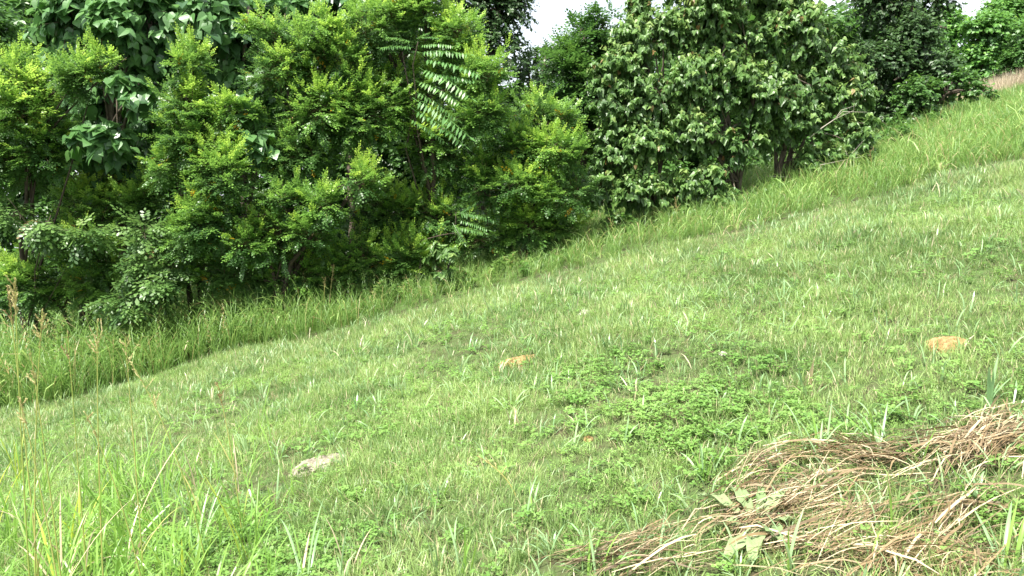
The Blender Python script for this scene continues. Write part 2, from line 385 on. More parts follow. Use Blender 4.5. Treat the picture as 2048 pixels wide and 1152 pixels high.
# ------------------------------------------------------------------ ground sheet
def ground():
    def axis(lo, hi, a, b, fine, coarse):
        left = lo + (a - lo)*(1 - np.linspace(1, 0, coarse)**2.2)[:-1] if lo < a else []
        left = a - (a - lo)*np.linspace(1, 0, coarse)**2.2
        right = b + (hi - b)*np.linspace(0, 1, coarse)**2.2
        return np.concatenate([left[:-1], np.arange(a, b, fine), right])
    xs = axis(-400, 400, -9, 12, .12, 30); ys = axis(-200, 700, .5, 14, .12, 36)
    X, Y = np.meshgrid(xs, ys); Z = G(X, Y) - .004; V = np.stack([X, Y, Z], -1).reshape(-1, 3)
    nx, ny = len(xs), len(ys); i = np.arange(nx-1)[None] + (np.arange(ny-1)*nx)[:, None]; i = i.ravel()
    T = np.concatenate([np.stack([i, i+1, i+nx+1], 1), np.stack([i, i+nx+1, i+nx], 1)])
    m = rough_mat('soil', (.05, .045, .022), (.065, .12, .03), 9, c=(.065, .085, .03), bump=.8)
    o = obj('ground', mesh_np('ground', V, T, [m], smooth=True)); o['kind'] = 'structure'
ground()

# ------------------------------------------------------------------ grass: geometry-node scatter of tufts over points
def tuft(seed, nb, ln, wd, spread, tilt, seg=3, curl=.6, tipw=.0):
    r = np.random.default_rng(seed); m = MB(); tint = []
    for i in range(nb):
        a = r.uniform(0, 6.28); q = spread*math.sqrt(r.random()); b = np.array([q*math.cos(a), q*math.sin(a), -.005])
        h = a + r.normal()*.9; L = ln*r.uniform(.55, 1.2); ti = abs(r.normal())*tilt + .08; cu = curl*r.uniform(.2, 1.4)
        pts = [b]; an = ti
        for s in range(seg):
            pts.append(pts[-1] + L/seg*np.array([math.sin(an)*math.cos(h), math.sin(an)*math.sin(h), math.cos(an)])); an += cu/seg*(1 + s*.6)
        w = wd*r.uniform(.7, 1.2); W = w*np.array([.75] + [1.0]*(seg - 1) + [tipw + .05])
        sa = h + math.pi/2 + r.normal()*.35; m.ribbon(pts, W, np.array([math.cos(sa), math.sin(sa), 0]))
        tint += [r.random()]*(2*(seg + 1))
    return m, tint
def src_obj(m, mat, tint=None):
    V = np.concatenate(m.V); T = np.concatenate(m.T)
    me = mesh_np('tuft', V, T, [mat], tint=tint); return bpy.data.objects.new('tuft_source', me)
def scatter(name, pts, normals_tilt, scale, sources, label, cat='grass', seed=0, parent=None):
    """one stuff object: real tufts instanced on ground points"""
    n = len(pts); r = np.random.default_rng(seed)
    me = bpy.data.meshes.new(name); me.vertices.add(n); me.vertices.foreach_set('co', np.asarray(pts, np.float32).ravel())
    rot = np.stack([r.normal(size=n)*normals_tilt, r.normal(size=n)*normals_tilt, r.uniform(0, 6.283, n)], 1).astype(np.float32)
    a = me.attributes.new('rot', 'FLOAT_VECTOR', 'POINT'); a.data.foreach_set('vector', rot.ravel())
    a = me.attributes.new('scl', 'FLOAT', 'POINT'); a.data.foreach_set('value', np.asarray(scale, np.float32))
    o = obj(name, me, parent); tag(o, label, cat, None, 'stuff')
    g = bpy.data.node_groups.new(name, 'GeometryNodeTree')
    g.interface.new_socket('Geometry', in_out='INPUT', socket_type='NodeSocketGeometry'); g.interface.new_socket('Geometry', in_out='OUTPUT', socket_type='NodeSocketGeometry')
    N, L = g.nodes, g.links
    gi = N.new('NodeGroupInput'); go = N.new('NodeGroupOutput'); iop = N.new('GeometryNodeInstanceOnPoints'); jn = N.new('GeometryNodeJoinGeometry')
    for s in sources:
        oi = N.new('GeometryNodeObjectInfo'); oi.inputs['Object'].default_value = s; oi.inputs['As Instance'].default_value = False
        gt = N.new('GeometryNodeGeometryToInstance'); L.new(oi.outputs['Geometry'], gt.inputs[0]); L.new(gt.outputs[0], jn.inputs[0])
    ra = N.new('GeometryNodeInputNamedAttribute'); ra.data_type = 'FLOAT_VECTOR'; ra.inputs['Name'].default_value = 'rot'
    sa = N.new('GeometryNodeInputNamedAttribute'); sa.data_type = 'FLOAT'; sa.inputs['Name'].default_value = 'scl'
    L.new(gi.outputs[0], iop.inputs['Points']); L.new(jn.outputs[0], iop.inputs['Instance']); iop.inputs['Pick Instance'].default_value = True
    L.new(ra.outputs['Attribute'], iop.inputs['Rotation']); L.new(sa.outputs['Attribute'], iop.inputs['Scale'])
    L.new(iop.outputs[0], go.inputs[0])
    md = o.modifiers.new('scatter', 'NODES'); md.node_group = g
    return o
def vnoise(x, y, f, seed):
    r = np.random.default_rng(seed); s = 0
    for i in range(6):
        a = r.uniform(0, 6.28); k = f*r.uniform(.6, 1.6); s = s + np.sin((x*math.cos(a) + y*math.sin(a))*k + r.uniform(0, 6.28))
    return s/3.0
def area_points(n_per_m2, ylo, yhi, margin, mask=None, seed=0, xmin=None, xmax=None):
    r = np.random.default_rng(seed); X0 = -.70*yhi - margin; X1 = .70*yhi + margin
    if xmin is not None: X0 = max(X0, xmin)
    if xmax is not None: X1 = min(X1, xmax)
    n = int(n_per_m2*(X1 - X0)*(yhi - ylo)); x = r.uniform(X0, X1, n); y = r.uniform(ylo, yhi, n)
    k = (np.abs(x) < .68*y + margin)
    if mask is not None: k &= r.random(n) < mask(x, y)
    x, y = x[k], y[k]
    return np.stack([x, y, G(x, y)], 1)
def edge(x): return BORDER + .12*np.sin(x*1.7) + .08*np.sin(x*4.1 + 1)
def pxof(x, y): return 1024 + FPX*x/np.maximum(y, .1)

G_FINE = leaf_mat('lawn_green', (.12, .21, .058), (.32, .44, .15), rough=.42, trans=.38, dead=(.10, (.46, .41, .24)))
G_BLUE = leaf_mat('lawn_glaucous', (.16, .27, .10), (.26, .37, .165), rough=.40, trans=.32, dead=(.07, (.5, .45, .3)))
G_TALL = leaf_mat('tall_green', (.12, .235, .05), (.20, .335, .085), rough=.42, trans=.42, dead=(.07, (.4, .33, .15)))
G_TALL2 = leaf_mat('tall_pale', (.20, .32, .08), (.32, .44, .14), rough=.4, trans=.38, dead=(.12, (.5, .42, .24)))
G_STRAW = leaf_mat('straw', (.26, .20, .10), (.50, .43, .26), rough=.6, trans=.15)
G_CLOV = leaf_mat('clover_green', (.12, .25, .045), (.20, .345, .08), rough=.5, trans=.35)
G_WEED = leaf_mat('weed_green', (.15, .29, .06), (.24, .38, .09), rough=.45, trans=.35)

def clover_src(seed):
    r = np.random.default_rng(seed); m = MB(); tint = []
    for i in range(9):
        a = r.uniform(0, 6.28); q = .05*math.sqrt(r.random()); c = np.array([q*math.cos(a), q*math.sin(a), r.uniform(.015, .05)])
        h0 = r.uniform(0, 6.28); tn = r.random(); tl = r.normal(size=2)*.3
        for k in range(3):
            h = h0 + k*2.094; d = np.array([math.cos(h), math.sin(h), .1 + tl[0]*math.cos(h)]); s = np.array([-math.sin(h), math.cos(h), tl[1]*.5])
            L = r.uniform(.010, .017); V = [c, c + d*L*.55 - s*L*.45, c + d*L*.55 + s*L*.45, c + d*L - s*L*.25, c + d*L + s*L*.25]
            m.add(V, [(0, 2, 1), (1, 2, 4), (1, 4, 3)]); tint += [tn]*5
    return m, tint
def weed_src(seed):
    r = np.random.default_rng(seed); m = MB(); tint = []
    for i in range(3):
        h = r.uniform(.04, .10); b = r.normal(size=3)*.02; b[2] = 0; tilt = r.normal(size=2)*.25
        for k in range(9):
            t = .2 + .8*k/8; c = b + np.array([tilt[0]*h*t, tilt[1]*h*t, h*t]); a = k*2.4
            d = np.array([math.cos(a), math.sin(a), .35]); d /= np.linalg.norm(d); s = np.array([-math.sin(a), math.cos(a), 0]); L = r.uniform(.018, .035)*(1.1 - .5*t)
            m.add([c, c + d*L*.5 - s*L*.17, c + d*L*.5 + s*L*.17, c + d*L], [(0, 2, 1), (1, 2, 3)]); tint += [r.random()]*4
    return m, tint

# shape of the dry thatch area, as ground positions (nearby lower right of the view)
TH = [[(1440, 985), (1520, 940), (1640, 915), (1760, 930), (1850, 940)],
      [(1300, 1100), (1420, 1030), (1520, 990), (1600, 985)],
      [(1080, 1148), (1250, 1120), (1400, 1070), (1520, 1040), (1640, 985), (1760, 950)],
      [(1180, 1180), (1380, 1130), (1560, 1060), (1700, 1000), (1860, 930), (2060, 880)],
      [(1500, 1180), (1640, 1100), (1760, 1040), (1900, 960), (2080, 890)],
      [(1700, 1190), (1820, 1110), (1940, 1020), (2080, 950)],
      [(1900, 1190), (1980, 1120), (2090, 1040)],
      [(1820, 1040), (1900, 950), (1960, 880), (2060, 820)],
      [(1930, 940), (1990, 880), (2070, 850)],
      [(1560, 1150), (1700, 1125), (1850, 1130), (2060, 1160)],
      [(1640, 930), (1760, 925), (1850, 905), (1930, 895)],
      [(1300, 1180), (1480, 1150), (1620, 1140)],
      [(1760, 1000), (1850, 1000), (1960, 1020), (2080, 1060)]]
TH += [[(1370, 1095), (1480, 1075), (1600, 1030)], [(1400, 1130), (1520, 1110), (1640, 1085)]]
THG = [np.array([GP(*q) for q in s]) for s in TH]
def dist_thatch(x, y):
    d = np.full(np.shape(x), 9.)
    for s in THG:
        for a, b in zip(s[:-1], s[1:]):
            ax, ay = a[:2]; bx, by = b[:2]; L2 = (bx-ax)**2 + (by-ay)**2 + 1e-9
            t = np.clip(((x-ax)*(bx-ax) + (y-ay)*(by-ay))/L2, 0, 1); d = np.minimum(d, np.hypot(x - ax - t*(bx-ax), y - ay - t*(by-ay)))
    return d
BARE = [(1032, 722, .13), (1893, 690, .085), (640, 930, .10), (1168, 630, .08), (1445, 706, .03)]
BAREG = [(GP(a, b), r) for a, b, r in BARE]
def bare(x, y):
    k = np.ones(np.shape(x))
    for g, r in BAREG: k = np.minimum(k, sstep(r*.35, r*1.0, np.hypot((x - g[0])/1.35, y - g[1] + .02)))
    return k
def lawnmask(x, y): return (y < edge(x)).astype(float)*bare(x, y)*(.5 + .5*sstep(.03, .12, dist_thatch(x, y)))

fine = [src_obj(*(lambda mt: (mt[0], G_FINE, mt[1]))(tuft(20 + i, 18, .075, .0036, .055, .6, 2))) for i in range(6)]
pts = area_points(620, 1.5, 8.7, 1.3, lambda x, y: lawnmask(x, y)*(.72 + .28*sstep(-.4, .5, vnoise(x, y, 2.0, 3))), 1)
scatter('lawn_grass', pts, .12, .78 + .38*vnoise(pts[:, 0], pts[:, 1], 2.6, 4) + rng.uniform(-.2, .4, len(pts)), fine, 'short sunlit lawn grass covering the slope in the foreground')
blue = [src_obj(*(lambda mt: (mt[0], G_BLUE, mt[1]))(tuft(40 + i, 7, .13, .0075, .03, .36, 3, .8))) for i in range(6)]
def bluemask(x, y): return lawnmask(x, y)*np.clip(.04 + .9*sstep(4.4, 6.6, y)*(.25 + .75*sstep(-.3, .4, vnoise(x, y, 3.2, 9))) + .3*sstep(.3, .9, vnoise(x, y, 3, 10)), 0, 1)
pts = area_points(95, 1.6, 8.7, 1.3, bluemask, 2)
scatter('coarse_lawn_grass', pts, .15, rng.uniform(.4, 1.25, len(pts)), blue, 'coarse bluish green blades standing up out of the lawn')
strw = [src_obj(*(lambda mt: (mt[0], G_STRAW, mt[1]))(tuft(60 + i, 5, .07, .0028, .05, 1.1, 2))) for i in range(4)]
pts = area_points(110, 1.6, 8.7, 1.3, lambda x, y: lawnmask(x, y)*(.12 + .88*sstep(.1, .7, vnoise(x, y, 2.2, 17))), 3)
scatter('dead_lawn_grass', pts, .2, rng.uniform(.6, 1.2, len(pts)), strw, 'pale dead blades mixed low into the lawn')
clv = [src_obj(*(lambda mt: (mt[0], G_CLOV, mt[1]))(clover_src(i))) for i in range(4)]
cc = [(GP(1330, 790), 1.0, .75), (GP(1180, 760), .7, .5), (GP(1500, 860), .6, .5), (GP(150, 1130), .7, .5), (GP(450, 1090), .7, .5), (GP(1700, 860), .4, .4), (GP(1950, 1060), .35, .4), (GP(830, 850), .7, .3), (GP(600, 1130), .5, .4)]
def clmask(x, y):
    k = np.full(np.shape(x), .2)
    for g, rx, ry in cc: k = np.maximum(k, 1 - sstep(.4, 1.1, np.hypot((x - g[0])/rx, (y - g[1])/ry)))
    return k*lawnmask(x, y)*(y < 7.5)*(.5 + .5*sstep(-.3, .4, vnoise(x, y, 5, 23)))
pts = area_points(260, 1.6, 8.0, 1.0, clmask, 4)
scatter('clover_patch', pts, .15, rng.uniform(.8, 1.3, len(pts)), clv, 'low bright green clover leaves spreading through the lawn', 'clover')
wd = [src_obj(*(lambda mt: (mt[0], G_WEED, mt[1]))(weed_src(i))) for i in range(5)]
pts = area_points(230, 1.6, 8.2, 1.0, lambda x, y: lawnmask(x, y)*sstep(-.3, .6, vnoise(x, y, 3.0, 33)), 5)
scatter('low_weeds', pts, .2, rng.uniform(.4, .95, len(pts)), wd, 'small pale leafy weeds among the lawn blades', 'weeds')

# tall unmown strip below the trees and up the hill on the right
def hfac(x, y):
    p = pxof(x, y); h = np.interp(p, [-300, 0, 300, 600, 800, 1000, 1150, 1400, 1700, 2048, 2600], [.95, .92, .82, .64, .38, .29, .33, .37, .42, .50, .5])
    return h*(.72 + .28*sstep(BORDER, BORDER + .8, y))
def tallmask(x, y): return (y > edge(x)).astype(float)
tall = [src_obj(*(lambda mt: (mt[0], G_TALL, mt[1]))(tuft(80 + i, 14, 1.0, .010, .09, .20, 4, .9))) for i in range(6)]
pts = area_points(95, 8.3, 12.5, 1.5, lambda x, y: tallmask(x, y), 6)
scatter('tall_grass', pts, .13, hfac(pts[:, 0], pts[:, 1])*rng.uniform(.65, 1.1, len(pts)), tall, 'tall unmown grass growing in a strip at the foot of the trees')
tall2 = [src_obj(*(lambda mt: (mt[0], G_TALL2, mt[1]))(tuft(100 + i, 8, 1.0, .019, .06, .28, 5, 1.9))) for i in range(6)]
pts = area_points(18, 8.3, 12.0, 1.5, lambda x, y: tallmask(x, y)*np.interp(pxof(x, y), [0, 500, 1000, 1200, 2048], [.45, .5, .4, 1, 1]), 7)
scatter('arching_grass', pts, .15, hfac(pts[:, 0], pts[:, 1])*rng.uniform(.8, 1.3, len(pts)), tall2, 'broad pale arching grass blades over the unmown strip')
def rfield(x, y): return sstep(4.2, 5.6, x - (y - 11)*.30)*1.0
far = [src_obj(*(lambda mt: (mt[0], G_TALL, mt[1]))(tuft(120 + i, 22, .8, .022, .3, .25, 2, .7))) for i in range(4)]
pts = area_points(14, 11.5, 38, 2, rfield, 8, xmin=3)
scatter('hillside_grass', pts, .13, rng.uniform(.35, .6, len(pts)), far, 'green tall grass on the slope rising behind the right end of the trees')
tan = [src_obj(*(lambda mt: (mt[0], leaf_mat('tan_stalk', (.32, .26, .17), (.46, .39, .27), rough=.7, trans=.2), mt[1]))(tuft(140 + i, 26, .9, .016, .3, .15, 2, .3))) for i in range(3)]
pts = area_points(9, 29, 38, 2, lambda x, y: sstep(13, 16, x), 9, xmin=11)
scatter('tan_seeding_grass', pts, .1, rng.uniform(.8, 1.1, len(pts)), tan, 'pinkish tan seeding grass along the crest at the right edge')

def fern_src(seed):
    r = np.random.default_rng(seed); m = MB(); tint = []
    for i in range(3):
        b = np.array([r.normal()*.05, r.normal()*.05, 0]); tl = r.normal(size=2)*.15; tn = r.random()
        for k in range(34):
            t = .25 + .75*k/33; c = b + np.array([tl[0]*t, tl[1]*t, t]); a = k*2.4
            d = np.array([math.cos(a), math.sin(a), .9]); d /= np.linalg.norm(d); s_ = np.array([-math.sin(a), math.cos(a), 0]); L = .17*(1.15 - .85*t)*r.uniform(.7, 1.1)
            m.add([c, c + d*L*.5 - s_*L*.08, c + d*L*.5 + s_*L*.08, c + d*L], [(0, 2, 1), (1, 2, 3)]); tint += [tn]*4
    return m, tint
fern = [src_obj(*(lambda mt: (mt[0], G_TALL, mt[1]))(fern_src(i))) for i in range(4)]
pts = area_points(26, 8.5, 10.2, 1.0, lambda x, y: tallmask(x, y)*np.interp(pxof(x, y), [0, 150, 550, 800, 1050, 1150], [.5, 1, 1, .7, .6, 0]), 41)
scatter('weed_thicket', pts, .14, hfac(pts[:, 0], pts[:, 1])*rng.uniform(.6, 1.15, len(pts)), fern, 'feathery weeds mixed through the tall grass below the locusts', 'weeds')
# ------------------------------------------------------------------ trees
D0 = .75
def T(name, label, cat, sp, px, y, ells, seed, **k): return tree(name, label, cat, sp, (XG(px, y), y), ells, seed, **k)
# background row of the wood
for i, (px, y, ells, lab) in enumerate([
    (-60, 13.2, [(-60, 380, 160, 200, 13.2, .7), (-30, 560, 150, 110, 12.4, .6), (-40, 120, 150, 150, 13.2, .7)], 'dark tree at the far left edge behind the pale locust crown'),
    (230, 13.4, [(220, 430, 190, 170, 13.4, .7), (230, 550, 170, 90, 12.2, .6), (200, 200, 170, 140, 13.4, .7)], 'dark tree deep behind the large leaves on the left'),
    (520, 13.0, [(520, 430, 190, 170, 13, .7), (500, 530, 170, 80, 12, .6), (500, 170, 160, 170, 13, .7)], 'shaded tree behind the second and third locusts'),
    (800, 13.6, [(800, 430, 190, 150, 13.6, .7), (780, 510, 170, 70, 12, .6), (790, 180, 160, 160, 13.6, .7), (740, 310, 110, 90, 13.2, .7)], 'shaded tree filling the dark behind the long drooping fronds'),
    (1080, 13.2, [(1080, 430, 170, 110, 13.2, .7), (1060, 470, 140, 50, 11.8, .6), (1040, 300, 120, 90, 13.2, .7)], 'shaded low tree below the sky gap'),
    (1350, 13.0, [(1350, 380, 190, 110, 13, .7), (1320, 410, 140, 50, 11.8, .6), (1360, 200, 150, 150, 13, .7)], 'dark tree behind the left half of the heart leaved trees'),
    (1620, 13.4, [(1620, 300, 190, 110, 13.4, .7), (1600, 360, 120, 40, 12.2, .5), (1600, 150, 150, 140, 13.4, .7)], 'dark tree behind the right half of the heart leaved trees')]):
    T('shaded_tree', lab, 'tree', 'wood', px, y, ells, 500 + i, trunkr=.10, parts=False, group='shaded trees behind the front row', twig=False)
def woodland():
    rr = np.random.default_rng(9); E = []
    for px in range(-500, 1900, 80):
        y = rr.uniform(16, 19); g = float(project(np.array([XG(px, y), y, float(G(XG(px, y), y))]))[1])
        top = np.interp(px, [-500, 850, 950, 1060, 1200, 1300, 1900], [-150, -60, 120, 190, 190, 40, 20]) + rr.uniform(-20, 20)
        n = 3
        for k in range(n):
            c = top + (g - top)*(k + .5)/n; E.append((P(px + rr.uniform(-20, 20), c, y), np.array([80, 90, (g - top)/n*.62])*y/FPX))
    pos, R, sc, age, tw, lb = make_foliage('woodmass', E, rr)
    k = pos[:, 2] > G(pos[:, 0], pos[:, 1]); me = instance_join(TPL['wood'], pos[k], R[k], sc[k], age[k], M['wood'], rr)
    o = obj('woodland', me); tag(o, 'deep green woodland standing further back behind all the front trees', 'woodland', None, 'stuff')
    global ntri; ntri += len(me.polygons)
woodland()
# dark oak-like tree rising at the sky gap, and its neighbours
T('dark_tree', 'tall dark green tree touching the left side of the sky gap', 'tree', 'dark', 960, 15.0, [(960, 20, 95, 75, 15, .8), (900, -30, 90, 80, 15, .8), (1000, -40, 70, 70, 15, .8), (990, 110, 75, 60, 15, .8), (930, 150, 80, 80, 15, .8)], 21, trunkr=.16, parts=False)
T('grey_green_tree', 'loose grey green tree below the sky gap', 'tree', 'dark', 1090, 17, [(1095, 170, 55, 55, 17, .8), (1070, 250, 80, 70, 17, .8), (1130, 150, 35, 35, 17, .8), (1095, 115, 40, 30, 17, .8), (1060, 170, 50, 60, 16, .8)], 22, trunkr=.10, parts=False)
T('feathery_tree', 'feathery mid green tree on the right side of the sky gap', 'tree', 'walnut', 1160, 12.5, [(1190, 80, 50, 55, 12.5, .8), (1150, 160, 65, 80, 12.5, .8), (1170, 270, 90, 90, 12.5, .8), (1205, 45, 30, 28, 12.5, .8), (1130, 110, 30, 28, 12.5, .8)], 23, trunkr=.08, parts=False)
# large-leaved trees on the left
T('large_leaved_tree', 'tree with very large pale heart shaped leaves at the upper left', 'tree', 'big', 240, 10.7, [(170, 60, 110, 80, 10.6, .8), (215, 70, 50, 60, 10.0, .8), (300, 60, 120, 90, 10.5, .8), (250, 180, 130, 80, 10.6, .6), (210, 320, 90, 60, 10.0, .6), (110, 180, 70, 90, 10.8, .6), (300, 240, 90, 60, 10.2, .6), (190, 285, 75, 35, 9.4, .6), (270, 190, 50, 40, 9.3, .6)], 31, trunkr=.07, bark=BARK, dens=1.3)
T('large_leaved_tree', 'tree with large heart shaped leaves between the two leftmost bright crowns and the top edge', 'tree', 'big', 480, 10.8, [(430, 50, 110, 80, 10.6, .8), (510, 130, 90, 100, 10.6, .8), (480, 240, 80, 70, 10.4, .6), (505, 275, 55, 55, 9.3, .6), (590, 30, 70, 60, 10.9, .8)], 32, trunkr=.07, bark=BARK, dens=1.3)
T('large_leaved_tree', 'large leaved tree at the top behind the third locust crown', 'tree', 'big', 700, 11.2, [(690, 20, 80, 60, 11.2, .8), (740, 90, 80, 70, 11.2, .8)], 33, trunkr=.06, bark=BARK, dens=1.2)
# locusts
LG = None
T('locust_tree', 'leftmost feathery locust with yellow green tips at the left edge', 'tree', 'locust', 60, 9.9, [(40, 150, 60, 60, 9.6, .8), (60, 230, 100, 80, 9.5, .8), (170, 165, 55, 45, 9.4, .8), (210, 130, 35, 30, 9.4, .8), (30, 320, 110, 70, 9.6, .7), (110, 310, 90, 55, 9.6, .8), (-60, 220, 90, 140, 9.8, .7)], 41, trunkr=.04, stems=2)
T('locust_tree', 'upright locust with a bright tapering top in front of the large leaves', 'tree', 'locust', 390, 9.7, [(375, 150, 38, 45, 9.3, .8), (365, 215, 70, 50, 9.2, .8), (400, 280, 95, 55, 9.2, .8), (480, 225, 50, 35, 9.3, .8), (370, 340, 90, 45, 9.2, .7), (440, 350, 100, 55, 9.2, .7)], 42, trunkr=.04, stems=2)
T('locust_tree', 'tall locust with brown stems and bright tips left of the long fronds', 'tree', 'locust', 600, 9.8, [(545, 60, 55, 55, 9.6, .8), (620, 70, 60, 60, 9.4, .8), (570, 150, 80, 60, 9.4, .8), (680, 130, 70, 70, 9.4, .8), (620, 230, 110, 70, 9.4, .8), (600, 310, 100, 55, 9.5, .7), (740, 230, 80, 80, 9.5, .7)], 43, trunkr=.045, stems=3)
T('locust_tree', 'low locust with two bright sprays over the darkest hollow', 'tree', 'locust', 560, 9.5, [(725, 365, 45, 26, 9.0, .9), (655, 415, 55, 32, 9.0, .9), (560, 400, 60, 32, 9.1, .9), (600, 470, 110, 45, 9.1, .7), (430, 440, 95, 50, 9.1, .7), (510, 490, 80, 45, 9.1, .7), (400, 480, 70, 50, 9.2, .7), (440, 550, 100, 40, 9.4, .7), (560, 550, 90, 35, 9.5, .7)], 44, trunkr=.04, stems=3)
T('locust_tree', 'widest locust at the top centre around the long drooping fronds', 'tree', 'locust', 880, 10.0, [(760, 60, 80, 60, 9.8, .8), (850, 20, 70, 50, 9.8, .8), (920, 60, 60, 45, 9.6, .8), (890, 130, 90, 60, 9.8, .8), (980, 150, 60, 45, 9.5, .8), (960, 230, 80, 50, 9.6, .8), (800, 180, 90, 70, 9.9, .8), (850, 290, 90, 60, 9.9, .8)], 45, trunkr=.05, stems=2)
T('locust_tree', 'locust with stacked bright sprays right below the sky gap', 'tree', 'locust', 1050, 9.9, [(1080, 240, 75, 40, 9.9, .8), (1020, 300, 80, 45, 9.7, .8), (1110, 310, 70, 45, 9.7, .8), (1020, 380, 90, 45, 9.6, .8), (1110, 390, 70, 45, 9.6, .8), (960, 350, 70, 60, 9.8, .7), (1070, 450, 90, 40, 9.7, .7), (1130, 460, 60, 25, 9.8, .7)], 46, trunkr=.04, stems=2)
T('locust_tree', 'shaded lower locust behind the middle of the grass strip', 'tree', 'locust', 790, 10.1, [(780, 440, 110, 70, 10.0, .8), (900, 430, 90, 60, 9.9, .8), (740, 520, 110, 45, 9.7, .7), (960, 480, 80, 40, 9.8, .7), (830, 530, 110, 35, 9.7, .7), (640, 560, 80, 30, 9.6, .7)], 47, trunkr=.04, stems=3)
T('locust_tree', 'shaded locust low at the left below the large leaves', 'tree', 'locust', 170, 10.1, [(140, 420, 110, 60, 10, .8), (180, 500, 90, 50, 9.8, .8), (80, 560, 90, 50, 9.9, .7), (190, 570, 90, 40, 9.8, .7), (-20, 560, 80, 60, 10, .7), (270, 410, 80, 50, 10, .8)], 48, trunkr=.04, stems=3)
# heart-leaved trees right of centre
T('heart_leaved_tree', 'leftmost heart leaved tree right of the sky gap', 'tree', 'heart', 1290, 10.4, [(1290, 90, 75, 65, 10.4, .8), (1240, 170, 90, 70, 10.3, .8), (1330, 180, 90, 80, 10.1, .8), (1230, 280, 75, 70, 10.2, .8), (1310, 300, 85, 60, 10, .8), (1200, 370, 60, 50, 10.1, .8), (1290, 390, 90, 35, 10, .7), (1340, 50, 60, 50, 10.5, .8), (1275, 25, 45, 45, 10.6, .8)], 51, trunkr=.04, stems=4, bark=BARK)
T('heart_leaved_tree', 'middle heart leaved tree reaching the top edge', 'tree', 'heart', 1450, 10.4, [(1420, 40, 90, 70, 10.4, .8), (1500, 70, 80, 80, 10.3, .8), (1420, 150, 90, 70, 10.1, .8), (1510, 180, 80, 70, 10.1, .8), (1400, 260, 85, 60, 10, .8), (1480, 290, 75, 45, 10.0, .8), (1400, 360, 60, 45, 9.9, .8), (1440, 400, 80, 35, 9.9, .7), (1420, -40, 150, 50, 10.6, .7)], 52, trunkr=.04, stems=5, bark=BARK)
T('heart_leaved_tree', 'right heart leaved tree with bare pale stems below its crown', 'tree', 'heart', 1560, 10.5, [(1600, 60, 75, 60, 10.4, .8), (1670, 110, 75, 55, 10.4, .8), (1600, 150, 80, 60, 10.2, .8), (1700, 190, 65, 50, 10.2, .8), (1640, 230, 90, 50, 10.2, .8), (1710, 270, 50, 50, 10.1, .8), (1560, 240, 60, 40, 10.3, .8), (1650, 320, 65, 28, 10.2, .8), (1560, 0, 80, 60, 10.6, .8)], 53, trunkr=.04, stems=5, bark=BARK)
# right-hand dark trees
T('tall_dark_tree', 'dark small leaved tree against the top edge at the right', 'tree', 'dark', 1790, 14.0, [(1760, 10, 90, 50, 14, .8), (1860, 0, 50, 40, 14, .8), (1830, 80, 90, 60, 13.6, .8), (1780, 140, 100, 70, 13.4, .8), (1870, 150, 70, 50, 13.4, .8), (1800, 230, 90, 55, 13.2, .8)], 61, trunkr=.12, parts=False, dens=1.25)
T('spreading_tree', 'lower tree with a long branch reaching right over the hillside grass', 'tree', 'midgreen', 1840, 12.8, [(1850, 190, 70, 40, 12.8, .8), (1920, 165, 50, 28, 12.8, .8), (1955, 185, 38, 15, 12.6, .8), (1880, 235, 60, 35, 12.8, .8), (1810, 260, 60, 35, 12.6, .8), (1985, 188, 16, 7, 12.6, .8)], 62, trunkr=.06, parts=False, dens=.9)
# far wood on the hill
for i, (px, y, ells, sp, lab) in enumerate([
    (1900, 46, [(1895, 80, 50, 50, 46, .9), (1880, 40, 35, 30, 46, .9), (1900, 150, 60, 40, 46, .9)], 'farwood', 'far tree just right of the dark trees under the small sky opening'),
    (1960, 44, [(1955, 75, 55, 45, 44, .9), (1950, 130, 60, 50, 44, .9)], 'farwood', 'far bright green tree left of the dark one on the hill'),
    (2010, 52, [(2000, 45, 60, 40, 52, .9), (2040, 15, 50, 40, 52, .9), (2000, 120, 60, 60, 52, .9)], 'farwood', 'far tall bright green tree at the upper right corner'),
    (2030, 42, [(2035, 110, 38, 40, 42, .9), (2050, 70, 30, 25, 42, .9), (2060, 150, 60, 40, 42, .9)], 'fardark', 'far dark green tree at the right edge above the tan grass'),
    (2110, 46, [(2110, 60, 60, 60, 46, .9)], 'farwood', 'far tree past the right edge of the hill')]):
    T('far_tree', lab, 'tree', sp, px, y, ells, 700 + i, trunkr=.25, parts=False, group='trees beyond the hill crest', twig=False)

# ------------------------------------------------------------------ ailanthus with long drooping fronds
def frond_tree(name, label, px, y, fr, stem, seed, L0=.58):
    rr = np.random.default_rng(seed); bx = XG(px, y); b = np.array([bx, y, float(G(bx, y))]); root = empty(name, b); tag(root, label, 'tree')
    S = [b] + [P(a, c, y + .95*(1 - k/(len(stem) - 1))) for k, (a, c) in enumerate(stem)]; m = MB(); m.tube(S, np.linspace(.016, .005, len(S)), 7); m.build('trunk', BARK, root, b, smooth=True)
    for (x0, y0, x1, y1, dz) in fr:
        a = P(x0, y0, y - .02); e = P(x1, y1, y - dz); d = e - a; L = np.linalg.norm(d)
        n = np.array([0, -.35, 1.]) + rr.normal(size=3)*.22; L *= rr.uniform(.8, 1.1); d = d + np.array([rr.normal()*.06, rr.normal()*.12, rr.uniform(.15, .38)])*L; d = d/np.linalg.norm(d)
        R = frames(d[None], n[None])[0]
        o = bpy.data.objects.new('leaf', leaf_mesh('alder', 'alder', int(rr.integers(3)), 1)); COL.objects.link(o); o.parent = root
        mt = np.eye(4); mt[:3, :3] = R*L; mt[:3, 3] = a - b; o.matrix_basis = Matrix(mt.tolist())
